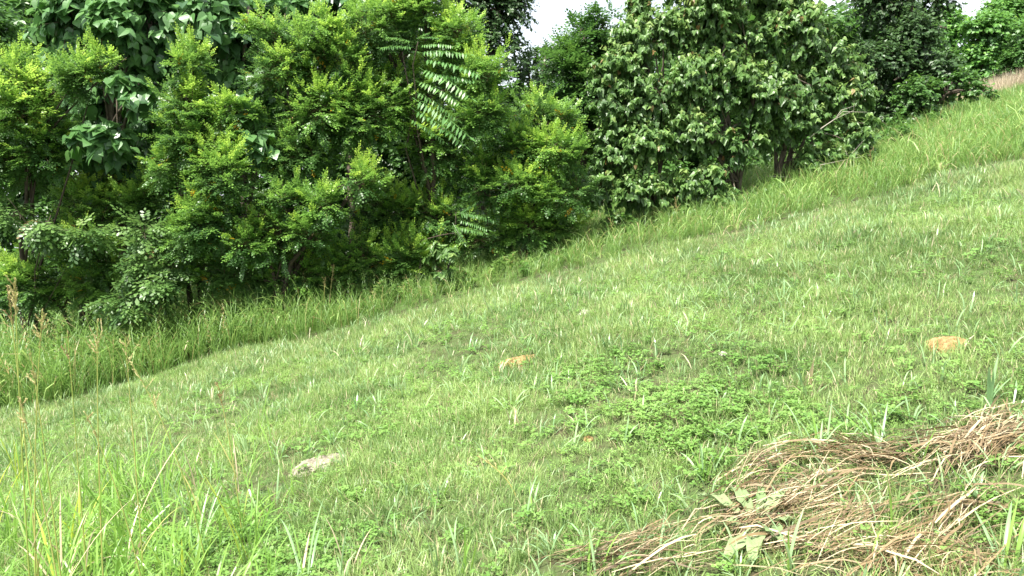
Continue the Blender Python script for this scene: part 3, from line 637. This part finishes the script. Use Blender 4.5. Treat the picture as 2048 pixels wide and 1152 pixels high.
frond_tree('tree_of_heaven', 'slender tree with long drooping feather shaped fronds at the upper centre', 832, 9.1, [
    (835, 92, 920, 88, .25), (835, 105, 920, 116, .35), (838, 118, 950, 148, .3), (838, 135, 940, 200, .4), (835, 150, 940, 172, .15), (830, 160, 920, 230, .35),
    (828, 180, 925, 232, .15), (825, 195, 935, 268, .3), (822, 215, 922, 296, .25), (815, 235, 905, 300, .1), (828, 85, 770, 72, .2), (828, 95, 765, 100, .3),
    (832, 78, 862, 62, .2), (838, 75, 890, 72, -.1)],
    [(850, 430), (812, 300), (832, 190), (826, 130), (836, 84)], 91)
frond_tree('tree_of_heaven', 'small sapling with drooping fronds low in front of the shaded locust', 905, 9.3, [
    (915, 425, 975, 435, .2), (915, 440, 985, 465, .2), (910, 455, 970, 480, .3), (915, 430, 950, 410, .1), (905, 420, 880, 400, .2), (905, 445, 930, 495, .3), (900, 440, 870, 460, .3), (912, 428, 990, 445, 0)],
    [(908, 540), (910, 480), (912, 425)], 92)
# shrubs
T('pinnate_shrub', 'bluish green shrub with large drooping paired leaflets below the locusts at left', 'shrub', 'pinnate', 290, 9.2, [(290, 470, 48, 40, 9.1, .8), (270, 530, 45, 35, 9.1, .8), (330, 520, 48, 40, 9.1, .8), (310, 580, 70, 35, 9.0, .8), (250, 610, 60, 25, 9.1, .8)], 71, trunkr=.02, stems=2, twig=True, partpx=10)
T('pinnate_shrub', 'small shrub with glossy paired leaflets at the left edge above the dark hollow', 'shrub', 'pinnate', 30, 9.7, [(30, 430, 50, 35, 9.3, .8), (100, 445, 45, 25, 9.2, .8), (180, 470, 40, 22, 9.2, .8)], 72, trunkr=.02, stems=1, partpx=10)
T('drooping_shrub', 'rounded shrub with hanging pale leaves in front of the central hollow', 'shrub', 'heart', 895, 9.1, [(893, 510, 40, 28, 9.0, .9), (880, 545, 30, 14, 9.0, .9)], 73, trunkr=.015, stems=2, partpx=8)
for i, (px, py, rx, ry, y, lab) in enumerate([
    (215, 600, 55, 26, 9.15, 'leafy bush with light new shoots at the left behind the tall grass'),
    (140, 640, 50, 25, 9.3, 'low leafy bush beside the tall seed stalks at left'),
    (70, 620, 40, 22, 9.1, 'small leafy weed bush under the left edge hollow'),
    (-20, 640, 60, 34, 9.6, 'shaded bush cut by the left picture edge'),
    (330, 610, 60, 30, 9.7, 'dark leafy bush right below the pinnate shrub'),
    (640, 600, 35, 18, 9.1, 'pale leafy weed beside the feathery brown grass plume'),
    (1090, 470, 45, 22, 9.5, 'low leafy bush at the right end of the dark hollow'),
    (1040, 520, 28, 14, 9.1, 'small bright bush at the narrowest part of the grass strip'),
    (1260, 440, 60, 25, 9.8, 'dark leafy bush below the leftmost heart leaved tree'),
    (1370, 432, 45, 22, 9.6, 'round leafy bush with drooping leaves by the arching grass'),
    (1560, 395, 40, 16, 9.9, 'low bush beside the bare pale stems'),
    (1690, 350, 50, 20, 10.2, 'dark bush at the right foot of the heart leaved trees'),
    (1800, 310, 55, 20, 11.5, 'brownish bush at the foot of the tall dark tree'),
    (1880, 275, 45, 22, 12, 'pale brown bush under the long reaching branch')]):
    gy = float(project(np.array([XG(px, y), y, float(G(XG(px, y), y)) + ry*y/FPX*.9]))[1]); T('leafy_bush', lab, 'bush', 'shrub' if i != 9 else 'heart', px, y, [(px, gy, rx, ry, y, .9)], 800 + i, trunkr=.012, stems=1, parts=False, group='bushes along the foot of the trees')
# bare dead branches
def dead_branch(label, pts, y, r):
    rr = np.random.default_rng(int(pts[0][0])); Q = np.array([P(a, c, y + rr.normal()*.05) for a, c in pts]); m = MB(); m.tube(Q, np.linspace(r, r*.4, len(Q)), 5)
    k = len(Q)//2
    for _ in range(3): m.tube([Q[k], Q[k] + np.array([rr.uniform(-.1, .25), rr.normal()*.05, rr.uniform(.03, .18)]), Q[k] + np.array([rr.uniform(.1, .35), rr.normal()*.1, rr.uniform(.05, .25)])], [r*.5, r*.4, r*.15], 4)
    o = m.build('dead_branch', DEADWOOD, None, Q[0], smooth=True); o.location = Q[0]; tag(o, label, 'branch')
dead_branch('pale bare dead branch slanting up inside the right heart leaved tree', [(1620, 275), (1645, 255), (1670, 238), (1700, 225)], 9.95, .008)
dead_branch('thin bare branch low under the right heart leaved tree', [(1650, 350), (1640, 330), (1700, 318), (1690, 300)], 9.9, .006)
m = MB(); Q = np.array([P(1535 + i*14, 352 + 2*math.sin(i*.5), 10.3) for i in range(10)]); m.tube(Q, .004, 4)
o = m.build('fence_wire', DEADWOOD, None, Q[0]); o.location = Q[0]; tag(o, 'thin pale wire stretched between the bare stems at right', 'wire')

# ------------------------------------------------------------------ goldenrod-like stems along the strip
GR = [(395, 640, 95), (425, 605, 120), (445, 580, 130), (485, 582, 140), (540, 590, 110), (405, 600, 110), (505, 620, 100), (115, 630, 110), (130, 640, 90), (350, 640, 90),
      (708, 602, 90), (765, 562, 95), (752, 590, 80), (820, 560, 90), (868, 572, 80), (935, 545, 85), (1030, 505, 110), (1010, 515, 95), (950, 560, 60), (890, 590, 60), (560, 590, 90), (985, 540, 70), (680, 612, 70), (240, 650, 80), (600, 615, 80)]
WEED = []
def weed_plant(px, pytop, hpx, seed):
    rr = np.random.default_rng(seed); y = rr.uniform(8.9, 9.3); tip = P(px, pytop, y); gx = tip[0] - rr.uniform(.02, .14); b = np.array([gx, y, float(G(gx, y))]); H = tip[2] - b[2]
    root = empty('goldenrod_plant', b); WEED.append(root); t = np.linspace(0, 1, 7)[:, None]; mid = b + np.array([0, 0, H*.6]); path = (1-t)**2*b + 2*t*(1-t)*mid + t*t*tip
    m = MB(); m.tube(path, np.linspace(.005, .0015, 7), 5); m.build('stem', G_TALL, root, b)
    n = 80; tt = rr.uniform(.2, 1, n); c = (1-tt)[:, None]**2*b + (2*tt*(1-tt))[:, None]*mid + (tt**2)[:, None]*tip; a = rr.uniform(0, 6.28, n)
    d = np.stack([np.cos(a), np.sin(a), rr.uniform(.5, 1.1, n)], 1); nn = np.stack([-np.cos(a)*.6, -np.sin(a)*.6, np.ones(n)], 1)
    me = instance_join([t_oval(.1, .25, .10)], c - b, frames(d, nn), .13*(1.15 - .75*tt), np.zeros(n, int), [G_TALL], rr)
    o = obj('foliage', me, root); o['kind'] = 'stuff'
    side = 'left' if px < 620 else ('middle' if px < 900 else 'right')
    tag(root, {'left': 'weed stalk', 'middle': 'weed stalk',
               'right': 'weed stalk'}[side], 'weed', {'left': 'weed stalks left of the brown plume', 'middle': 'weed stalks before the shaded locust', 'right': 'weed stalks at the narrow strip'}[side])
ORD = 'first second third fourth fifth sixth seventh eighth ninth tenth eleventh twelfth thirteenth fourteenth fifteenth sixteenth seventeenth eighteenth nineteenth twentieth twenty-first twenty-second twenty-third twenty-fourth twenty-fifth'.split()
for i, (a, b_, c) in enumerate(sorted(GR)): weed_plant(a, b_, c, 900 + i); WEED[-1]['label'] = ORD[i] + ' from the left of ' + ('the 25 feathery green weed stalks along the grass strip')

# ------------------------------------------------------------------ foreground grasses with separate blades and seed heads
SEED = leaf_mat('seed_tan', (.36, .32, .13), (.56, .50, .26), rough=.7, trans=.2)
SEEDB = leaf_mat('seed_brown', (.20, .15, .06), (.34, .26, .12), rough=.7, trans=.15)
STEMG = leaf_mat('stem_green', (.26, .32, .07), (.42, .38, .13), rough=.5, trans=.1)
BL_G = leaf_mat('blade_green', (.15, .30, .05), (.24, .40, .08), rough=.34, trans=.4)
BL_Y = leaf_mat('blade_yellow', (.34, .45, .05), (.46, .54, .09), rough=.4, trans=.4)
BL_B = leaf_mat('blade_blue', (.20, .34, .15), (.32, .46, .23), rough=.32, trans=.35)
BL_D = leaf_mat('blade_dead', (.42, .33, .20), (.6, .5, .34), rough=.6, trans=.2)
def blade(root, b, head, L, wdt, tilt, curl, mat, seg=8):
    pts = [np.zeros(3)]; an = tilt
    for s in range(seg): pts.append(pts[-1] + L/seg*np.array([math.sin(an)*math.cos(head), math.sin(an)*math.sin(head), math.cos(an)])); an += curl/seg*(.4 + 1.2*s/seg)
    W = wdt*np.array([.7] + [1.0]*(seg - 3) + [.8, .5, .04]); sa = head + math.pi/2
    side = np.array([math.cos(sa), math.sin(sa), 0.0]); pts = np.array(pts)
    m = MB(); tg = np.gradient(pts, axis=0); nn = nrm(np.cross(np.broadcast_to(side, tg.shape), tg))
    V = []; Tt = []
    for i in range(seg + 1): V += [pts[i] - side*W[i]/2 + nn[i]*W[i]*.15, pts[i], pts[i] + side*W[i]/2 + nn[i]*W[i]*.15]
    for i in range(seg):
        a = 3*i; Tt += [(a, a+1, a+4), (a, a+4, a+3), (a+1, a+2, a+5), (a+1, a+5, a+4)]
    m.add(V, Tt); o = m.build('blade', mat, root, smooth=True); o.location = b; return o
def clump(label, px, py, n, L, wdt, tilt, mats, seed, group=None, spread=.02, curl=1.2, cat='grass'):
    rr = np.random.default_rng(seed); b = GP(px, py); root = empty('grass_clump', b); tag(root, label, cat, group)
    for i in range(n):
        o3 = np.array([rr.normal()*spread, rr.normal()*spread, -.005])
        blade(root, o3, rr.uniform(0, 6.28), L*rr.uniform(.6, 1.15), wdt*rr.uniform(.7, 1.15), abs(rr.normal())*tilt + .08, curl*rr.uniform(.2, 1.3), mats[rr.integers(len(mats))])
    return root
def seedstalk(label, px, py, y, leanx, head_px, mat, seed, sprays, nbl=3, parent=None, name='seed_stalk'):
    """tall grass stalk: foot on the ground, seed head top at (px,py) seen at depth y"""
    rr = np.random.default_rng(seed); tip = P(px, py, y); gx = tip[0] + leanx; b = np.array([gx, y, float(G(gx, y))])
    root = empty(name, b); tag(root, label, 'grass'); H = tip - b; t = np.linspace(0, 1, 12)[:, None]; mid = b + np.array([H[0]*.25, 0, H[2]*.6])
    path = (1-t)**2*b + 2*t*(1-t)*mid + t*t*tip; hl = head_px*y/FPX
    m = MB(); m.tube(path, np.linspace(.0034, .0014, 12), 5); m.build('stem', STEMG, root, b)
    L = np.linalg.norm(H); V0 = []
    n = int(60*sprays); tt = 1 - rr.random(n)*hl/L; c = (1-tt)[:, None]**2*b + (2*tt*(1-tt))[:, None]*mid + (tt**2)[:, None]*tip
    ax = nrm(np.broadcast_to(tip - path[-2], c.shape)); pos = []; dd = []
    for j in range(int(5*sprays)):     # side sprays of the panicle
        t0 = 1 - rr.uniform(.1, 1)*hl/L; q = (1-t0)**2*b + 2*t0*(1-t0)*mid + t0*t0*tip; a = rr.uniform(0, 6.28); u = nrm(np.array([math.cos(a), math.sin(a)*.4, rr.uniform(.8, 1.8)])); ln = hl*rr.uniform(.15, .35)
        k = 16; s = np.linspace(0, 1, k)[:, None]; pos.append(q + u*ln*s); dd.append(np.broadcast_to(u, (k, 3)))
    pos.append(c); dd.append(ax); pos = np.concatenate(pos); dd = np.concatenate(dd) + rr.normal(size=(len(pos), 3))*.28
    me = instance_join([t_oval(.1, .0, .2)], pos - b, frames(dd, rr.normal(size=(len(pos), 3))), np.full(len(pos), .011), np.zeros(len(pos), int), [mat], rr)
    o = obj('seed_head', me, root); o['kind'] = 'stuff'
    for i in range(nbl):
        z = rr.uniform(.02, .45)*H[2]; f = z/H[2]; blade(root, np.array([H[0]*f*f*.7, 0, z]), rr.uniform(0, 6.28), rr.uniform(.22, .4), .006, rr.uniform(.2, .6), rr.uniform(.3, 1.3), [BL_G, STEMG, BL_D][rr.integers(3)])
seedstalk('tall brown seed stalk with spreading head at the far left edge', 30, 560, 2.6, -.05, 90, SEED, 1, 1.6)
seedstalk('second brown seed stalk crossing behind the leftmost one', 18, 590, 2.9, .02, 80, SEEDB, 2, 1.2)
seedstalk('straw coloured seed stalk leaning right near the left edge', 85, 622, 2.7, -.13, 100, SEED, 3, 1.3)
seedstalk('short pale seed stalk left of the arching panicle', 250, 675, 3.1, .01, 90, SEED, 4, .7)
seedstalk('pale arching panicle leaning to the left over the lawn', 262, 725, 3.3, .28, 130, SEED, 5, 1.4)
seedstalk('thin upright reddish seed stalk between the left stalks', 135, 665, 3.0, 0, 130, SEEDB, 6, .5)
seedstalk('short dark drooping seed stalk standing over the middle left lawn', 435, 768, 3.6, .08, 60, SEEDB, 7, .8)
seedstalk('lone tan seed stalk leaning left above the clover', 955, 912, 3.4, .17, 60, SEED, 8, .7, nbl=1)
seedstalk('dry pinkish seed stalk low beside the left blades', 170, 825, 2.9, .2, 70, SEED, 9, .6)
# feathery plume in the strip
seedstalk('brown feathery grass plume rising above the strip before the low locust', 668, 528, 9.0, -.08, 45, SEEDB, 10, 2.2, nbl=3)
seedstalk('second brown plume just below the tallest one', 650, 555, 8.95, -.03, 30, SEEDB, 11, 1.5, nbl=2)
seedstalk('tall pale seed stalk right of the reddish stalk near the left edge', 195, 640, 2.9, -.06, 100, SEED, 31, .9)
seedstalk('green stalk with a narrow closed head above the left clumps', 60, 700, 2.6, .05, 90, SEED, 32, .6)
seedstalk('stalk with a bent tan head low at the left edge', 40, 800, 2.5, .1, 80, SEED, 33, .8)
for i, (a, c) in enumerate([(1220, 437), (1350, 395), (1655, 345), (1740, 300), (1640, 355)]):
    seedstalk(['thin brown panicle above the arching grass left of the round bush', 'thin brown panicle beside the round leafy bush', 'brown panicle before the right dark bush', 'brown panicle at the foot of the tall dark tree', 'short brown panicle next to the bare stems'][i], a, c, 9.4, .05, 32, SEEDB, 20 + i, 1.4, nbl=2)
FC = [ # label, px, py, n, L, width, tilt, mats, curl
    ('big bluish grass clump standing at the upper edge of the dry thatch', 1632, 905, 9, .22, .010, .35, 'bbg', 1.0),
    ('clump of long arching bluish blades right of the first thatch clump', 1760, 905, 12, .24, .009, .45, 'bbg', 1.3),
    ('three broad upright blades by the orange earth at right', 1965, 815, 5, .20, .014, .22, 'bb', .6),
    ('upright pointed clump in the thatch at right', 1855, 925, 7, .14, .011, .5, 'bg', .6),
    ('curved blades rising from the brown thatch near the right edge', 1960, 1020, 7, .24, .011, .6, 'bg', 1.4),
    ('long arching blade clump over the thatch hollow', 1770, 1070, 6, .30, .009, .8, 'bg', 1.6),
    ('tall blades at the bottom right corner', 2010, 1150, 7, .24, .010, .35, 'bg', .7),
    ('single blades at the bottom edge right of the large woolly leaves', 1590, 1150, 5, .20, .009, .3, 'gb', .8),
    ('blades in front of the large woolly leaves', 1470, 1140, 5, .14, .009, .5, 'bg', 1.0),
    ('bright clump at the bottom edge left of the thatch', 1180, 1150, 8, .20, .008, .4, 'bg', .9),
    ('arching blades above the left tip of the thatch', 1060, 1040, 7, .20, .009, .7, 'bg', 1.2),
    ('slim upright blade clump in the lower middle', 930, 1150, 7, .22, .008, .35, 'bg', .8),
    ('blades standing at the bottom middle left', 700, 1150, 7, .24, .008, .4, 'bgd', .8),
    ('upright blades below the pale stone', 875, 1010, 6, .16, .008, .4, 'gb', .8),
    ('thin clump between the clover and the thatch', 1410, 960, 6, .20, .008, .3, 'gb', .6),
    ('small clump of straw coloured blades in the middle lawn', 1030, 850, 7, .11, .008, .3, 'dbd', .4),
    ('coarse clump above the orange earth patch', 1050, 700, 10, .14, .010, .4, 'bb', .8),
    ('coarse clump left of the orange earth patch', 950, 700, 10, .16, .010, .4, 'bb', .9),
    ('coarse dark clump near the white stone', 1220, 700, 9, .17, .010, .4, 'bb', .9),
    ('isolated clump below the small white stone', 1615, 770, 7, .14, .012, .3, 'bbd', .7),
    ('blades beside the orange earth at right', 1860, 730, 5, .13, .006, .3, 'gdb', .5),
    ('long blades leaning right at the bottom left', 400, 1120, 9, .46, .010, .45, 'gyb', .7),
    ('tall fan of thin blades at the left lawn', 500, 1120, 9, .50, .008, .32, 'gyg', .5),
    ('yellow green broad blade clump near the left bottom', 160, 1100, 8, .40, .013, .35, 'yyg', .9),
    ('tall blades at the left edge beside the seed stalks', 60, 1140, 10, .60, .010, .3, 'gbg', .6),
    ('second tall blade clump at the left edge', -20, 1080, 10, .62, .010, .35, 'gyg', .6),
    ('withered brown blade clump at the bottom left', 260, 1150, 8, .32, .010, .6, 'ddg', 1.3),
    ('upright blades between the left seed stalks', 230, 1000, 8, .42, .008, .28, 'gbg', .6),
    ('long dark blades crossing the arching panicle', 330, 1060, 9, .50, .009, .5, 'gbg', .6),
    ('blades with pale dead tips at the bottom left edge', 120, 1180, 9, .50, .011, .4, 'gdy', .9),
    ('thin bright blades left of the tall fan', 350, 1180, 10, .45, .009, .45, 'ygg', .8),
    ('wide spreading blades right of the tall fan', 610, 1170, 9, .36, .009, .6, 'gbd', 1.0),
    ('upright thin clump at the left edge above the yellow green blades', 40, 980, 10, .50, .008, .3, 'gyg', .5),
    ('grass clump at the foot of the arching panicle', 300, 930, 8, .34, .007, .4, 'gbg', .8),
    ('loose blades left of the pale stone', 560, 1010, 7, .2, .008, .5, 'gbd', .9),
]
MK = {'b': BL_B, 'g': BL_G, 'y': BL_Y, 'd': BL_D}
for i, f in enumerate(FC): clump(f[0], f[1], f[2], f[3], f[4], f[5], f[6], [MK[k] for k in f[7]], 300 + i, curl=f[8])
# a few fallen pale blades etc. left side: loose tall stuff
tl = [src_obj(*(lambda mt: (mt[0], BL_G, mt[1]))(tuft(160 + i, 6, .40, .007, .05, .35, 5, .8))) for i in range(4)]
def leftmask(x, y): p = pxof(x, y); return (y < edge(x))*(1 - sstep(250, 620, p))*(1 - sstep(4.0, 5.5, y))
pts = area_points(60, 1.8, 5.5, .8, leftmask, 12)
scatter('loose_tall_grass', pts, .25, rng.uniform(.5, 1.2, len(pts)), tl, 'loose long blades over the lower left lawn')
def midmask(x, y): return lawnmask(x, y)*(y < 6)*.9
mids = [src_obj(*(lambda mt: (mt[0], BL_B, mt[1]))(tuft(170 + i, 4, .13, .0065, .02, .45, 4, .9))) for i in range(5)]
pts = np.concatenate([area_points(20, 1.8, 6, .8, midmask, 13), area_points(55, 1.6, 4, .8, lambda x, y: 1 - sstep(.05, .3, dist_thatch(x, y)), 14)])
scatter('scattered_coarse_blades', pts, .2, rng.uniform(.5, 1.25, len(pts)), mids, 'scattered broad blades poking out of the near lawn')

# ------------------------------------------------------------------ dry thatch
def thatch():
    rr = np.random.default_rng(77); m = MB(); tint = []
    for si, s in enumerate(THG):
        seg = np.linalg.norm(np.diff(s, axis=0), axis=1); cum = np.concatenate([[0], np.cumsum(seg)]); Lt = cum[-1]; n = int(Lt*230)
        for i in range(n):
            L = min(rr.uniform(.05, .36), Lt); u0 = rr.uniform(-.05, max(Lt - L*.7, .01)); k = 6; u = np.clip(np.linspace(u0, u0 + L, k), 0, Lt)
            q = np.stack([np.interp(u, cum, s[:, c]) for c in range(3)], 1); off = rr.normal()*.06; tw = rr.normal()*.42
            if vnoise(q[2, 0], q[2, 1], 8.5, 55) < -.1 and rr.random() < .86: continue
            dr = nrm(q[-1] - q[0] + 1e-6); pr = np.array([-dr[1], dr[0], 0]); lin = np.linspace(-.5, .5, k)
            q = q + pr*(off + tw*L*lin[:, None]) + dr*(np.linspace(0, 1, k)[:, None]*0)
            if rr.random() < .25: q = q + np.stack([rr.normal()*.25*lin*L, rr.normal()*.25*lin*L, 0*lin], 1)
            hgt = max(0, .055*(1 - (off/.12)**2))*rr.random() + .006 + .02*rr.random(); arch = rr.uniform(0, .035)
            q[:, 2] = G(q[:, 0], q[:, 1]) + hgt + arch*(1 - (2*lin)**2) + rr.normal(size=k)*.003 + rr.normal()*.14*lin*L
            q[:, :2] += np.cumsum(rr.normal(size=(k, 2))*.003, axis=0)
            kk = rr.integers(1, k - 1); q[kk:] += (pr*rr.normal()*.35 + np.array([0, 0, rr.normal()*.12]))*L*(np.arange(k - kk)[:, None]/k)*(rr.random() < .5)
            wdt = rr.choice([.0022, .003, .0048, .0085], p=[.3, .34, .24, .12]); a = rr.normal()*.6
            sd = pr*math.cos(a) + np.array([0, 0, 1.])*math.sin(a); m.ribbon(q, wdt*np.array([.6, 1, 1, 1, .9, .3]), sd); tint += [rr.random()]*12
    mt = leaf_mat('thatch', (.065, .044, .021), (.24, .17, .085), rough=.6, trans=.12, dead=(.24, (.46, .38, .24)))
    o = m.build('dry_thatch', mt, None, None, tint=tint); tag(o, 'tangled mat of dry brown grass stems at the lower right', 'dry grass', None, 'stuff')
thatch()

# ------------------------------------------------------------------ stones and bare earth
def lump(name, label, cat, px, py, wpx, hpx, mat, seed, zsc=.35, kind=None):
    g = GP(px, py); rr = np.random.default_rng(seed); d = project(g)[2]; rx = wpx/2*d/FPX; ry = max(hpx*d/FPX*1.15, rx*.5); rz = rx*zsc
    nu, nv = 20, 9; V = [(0, 0, rz)]; T_ = []
    ph = rr.uniform(0, 6.28, 4)
    for j in range(1, nv + 1):
        th = j/nv*1.75
        for i in range(nu):
            a = i/nu*2*math.pi; k = 1 + .13*math.sin(2*a + ph[0]) + .10*math.sin(3*a + ph[1]) + .07*math.sin(7*a + ph[2] + j) + rr.normal()*.05
            V.append((rx*k*math.sin(th)**.8, 0, 0) if False else (rx*k*math.sin(min(th, 1.57))**.8*math.cos(a), ry*k*math.sin(min(th, 1.57))**.8*math.sin(a), rz*math.cos(th)*(1 + rr.normal()*.14)))
    for i in range(nu): T_.append((0, 1 + i, 1 + (i+1) % nu))
    for j in range(nv - 1):
        for i in range(nu):
            a = 1 + j*nu + i; b = 1 + j*nu + (i+1) % nu; T_ += [(a, a + nu, b + nu), (a, b + nu, b)]
    V = np.array(V); tiltx = .25; V[:, 2] += V[:, 0]*tiltx + V[:, 1]*.05
    o = obj(name, mesh_np(name, V, T_, [mat], smooth=False)); o.location = g + np.array([0, 0, rz*.02]); tag(o, label, cat, None, kind)
ORANGE = rough_mat('orange_earth', (.16, .10, .045), (.42, .29, .14), 28, bump=1.0, c=(.33, .20, .085))
PALE = rough_mat('pale_stone', (.10, .09, .06), (.36, .33, .27), 22, bump=1.0, c=(.24, .21, .16))
WHITE = rough_mat('white_stone', (.28, .25, .21), (.50, .46, .41), 40, bump=.9)
lump('orange_stone', 'flat orange yellow stone in the middle of the lawn', 'stone', 1036, 724, 74, 22, ORANGE, 1, .25)
lump('orange_stone', 'cracked orange earth lump exposed in the lawn at the right', 'stone', 1893, 692, 62, 40, ORANGE, 2, .45)
lump('orange_stone', 'small orange brown stone sunk in the grass between clover and thatch', 'stone', 1176, 878, 18, 12, ORANGE, 6, .5)
lump('pale_stone', 'pale grey weathered flat stone in the lower left lawn', 'stone', 632, 930, 95, 34, PALE, 3, .22)
lump('white_stone', 'small white stone on the upper middle lawn', 'stone', 1168, 630, 28, 14, WHITE, 4, .6)
lump('white_stone', 'tiny white stone right of the middle on the lawn', 'stone', 1446, 707, 16, 11, WHITE, 5, .3)

# ------------------------------------------------------------------ woolly mullein rosette
def mullein():
    b = GP(1520, 1075); root = empty('mullein_plant', b); tag(root, 'large pale woolly leaves of a mullein rosette lying in the dry thatch', 'plant')
    mt = leaf_mat('woolly_leaf', (.16, .24, .10), (.26, .34, .16), rough=.75, trans=.25, spec=.15)
    rr = np.random.default_rng(3)
    for (ex, ey, lift, wd_) in [(1395, 1000, .04, .055), (1455, 1000, .09, .07), (1575, 1010, .10, .06), (1565, 1110, .05, .085), (1500, 1145, .04, .08), (1440, 1150, .03, .075), (1415, 1070, .03, .05), (1520, 1010, .12, .05), (1600, 1060, .05, .05)]:
        e = GP(ex, ey) - b; L = np.linalg.norm(e)*1.0; e = e*.88 + np.array([0, 0, lift*.6]); d = nrm(e); sd = nrm(np.cross(d, [0, 0, 1.])); n = 9; V = []; T_ = []
        for i in range(n):
            t = i/(n-1); w_ = wd_*.72*(1 + .12*math.sin(t*23 + ex))*(math.sin(math.pi*min(1, .12 + .88*t)**1.15)**.7 if t < 1 else 0)*.5 + (.004 if t < .1 else 0); c = d*L*t + np.array([0, 0, .04*math.sin(math.pi*t)])
            for k in (-1, -.5, 0, .5, 1): V.append(c + sd*w_*k + np.array([0, 0, abs(k)*w_*.55 + .010*math.sin(t*15 + k*4 + ey) + rr.normal()*.002]))
        for i in range(n - 1):
            for k in range(4): a = i*5 + k; T_ += [(a, a+1, a+6), (a, a+6, a+5)]
        obj('leaf', mesh_np('leaf', V, T_, [mt], smooth=True), root)
mullein()
print('foliage tris', ntri, 'objects', len(scn.objects))
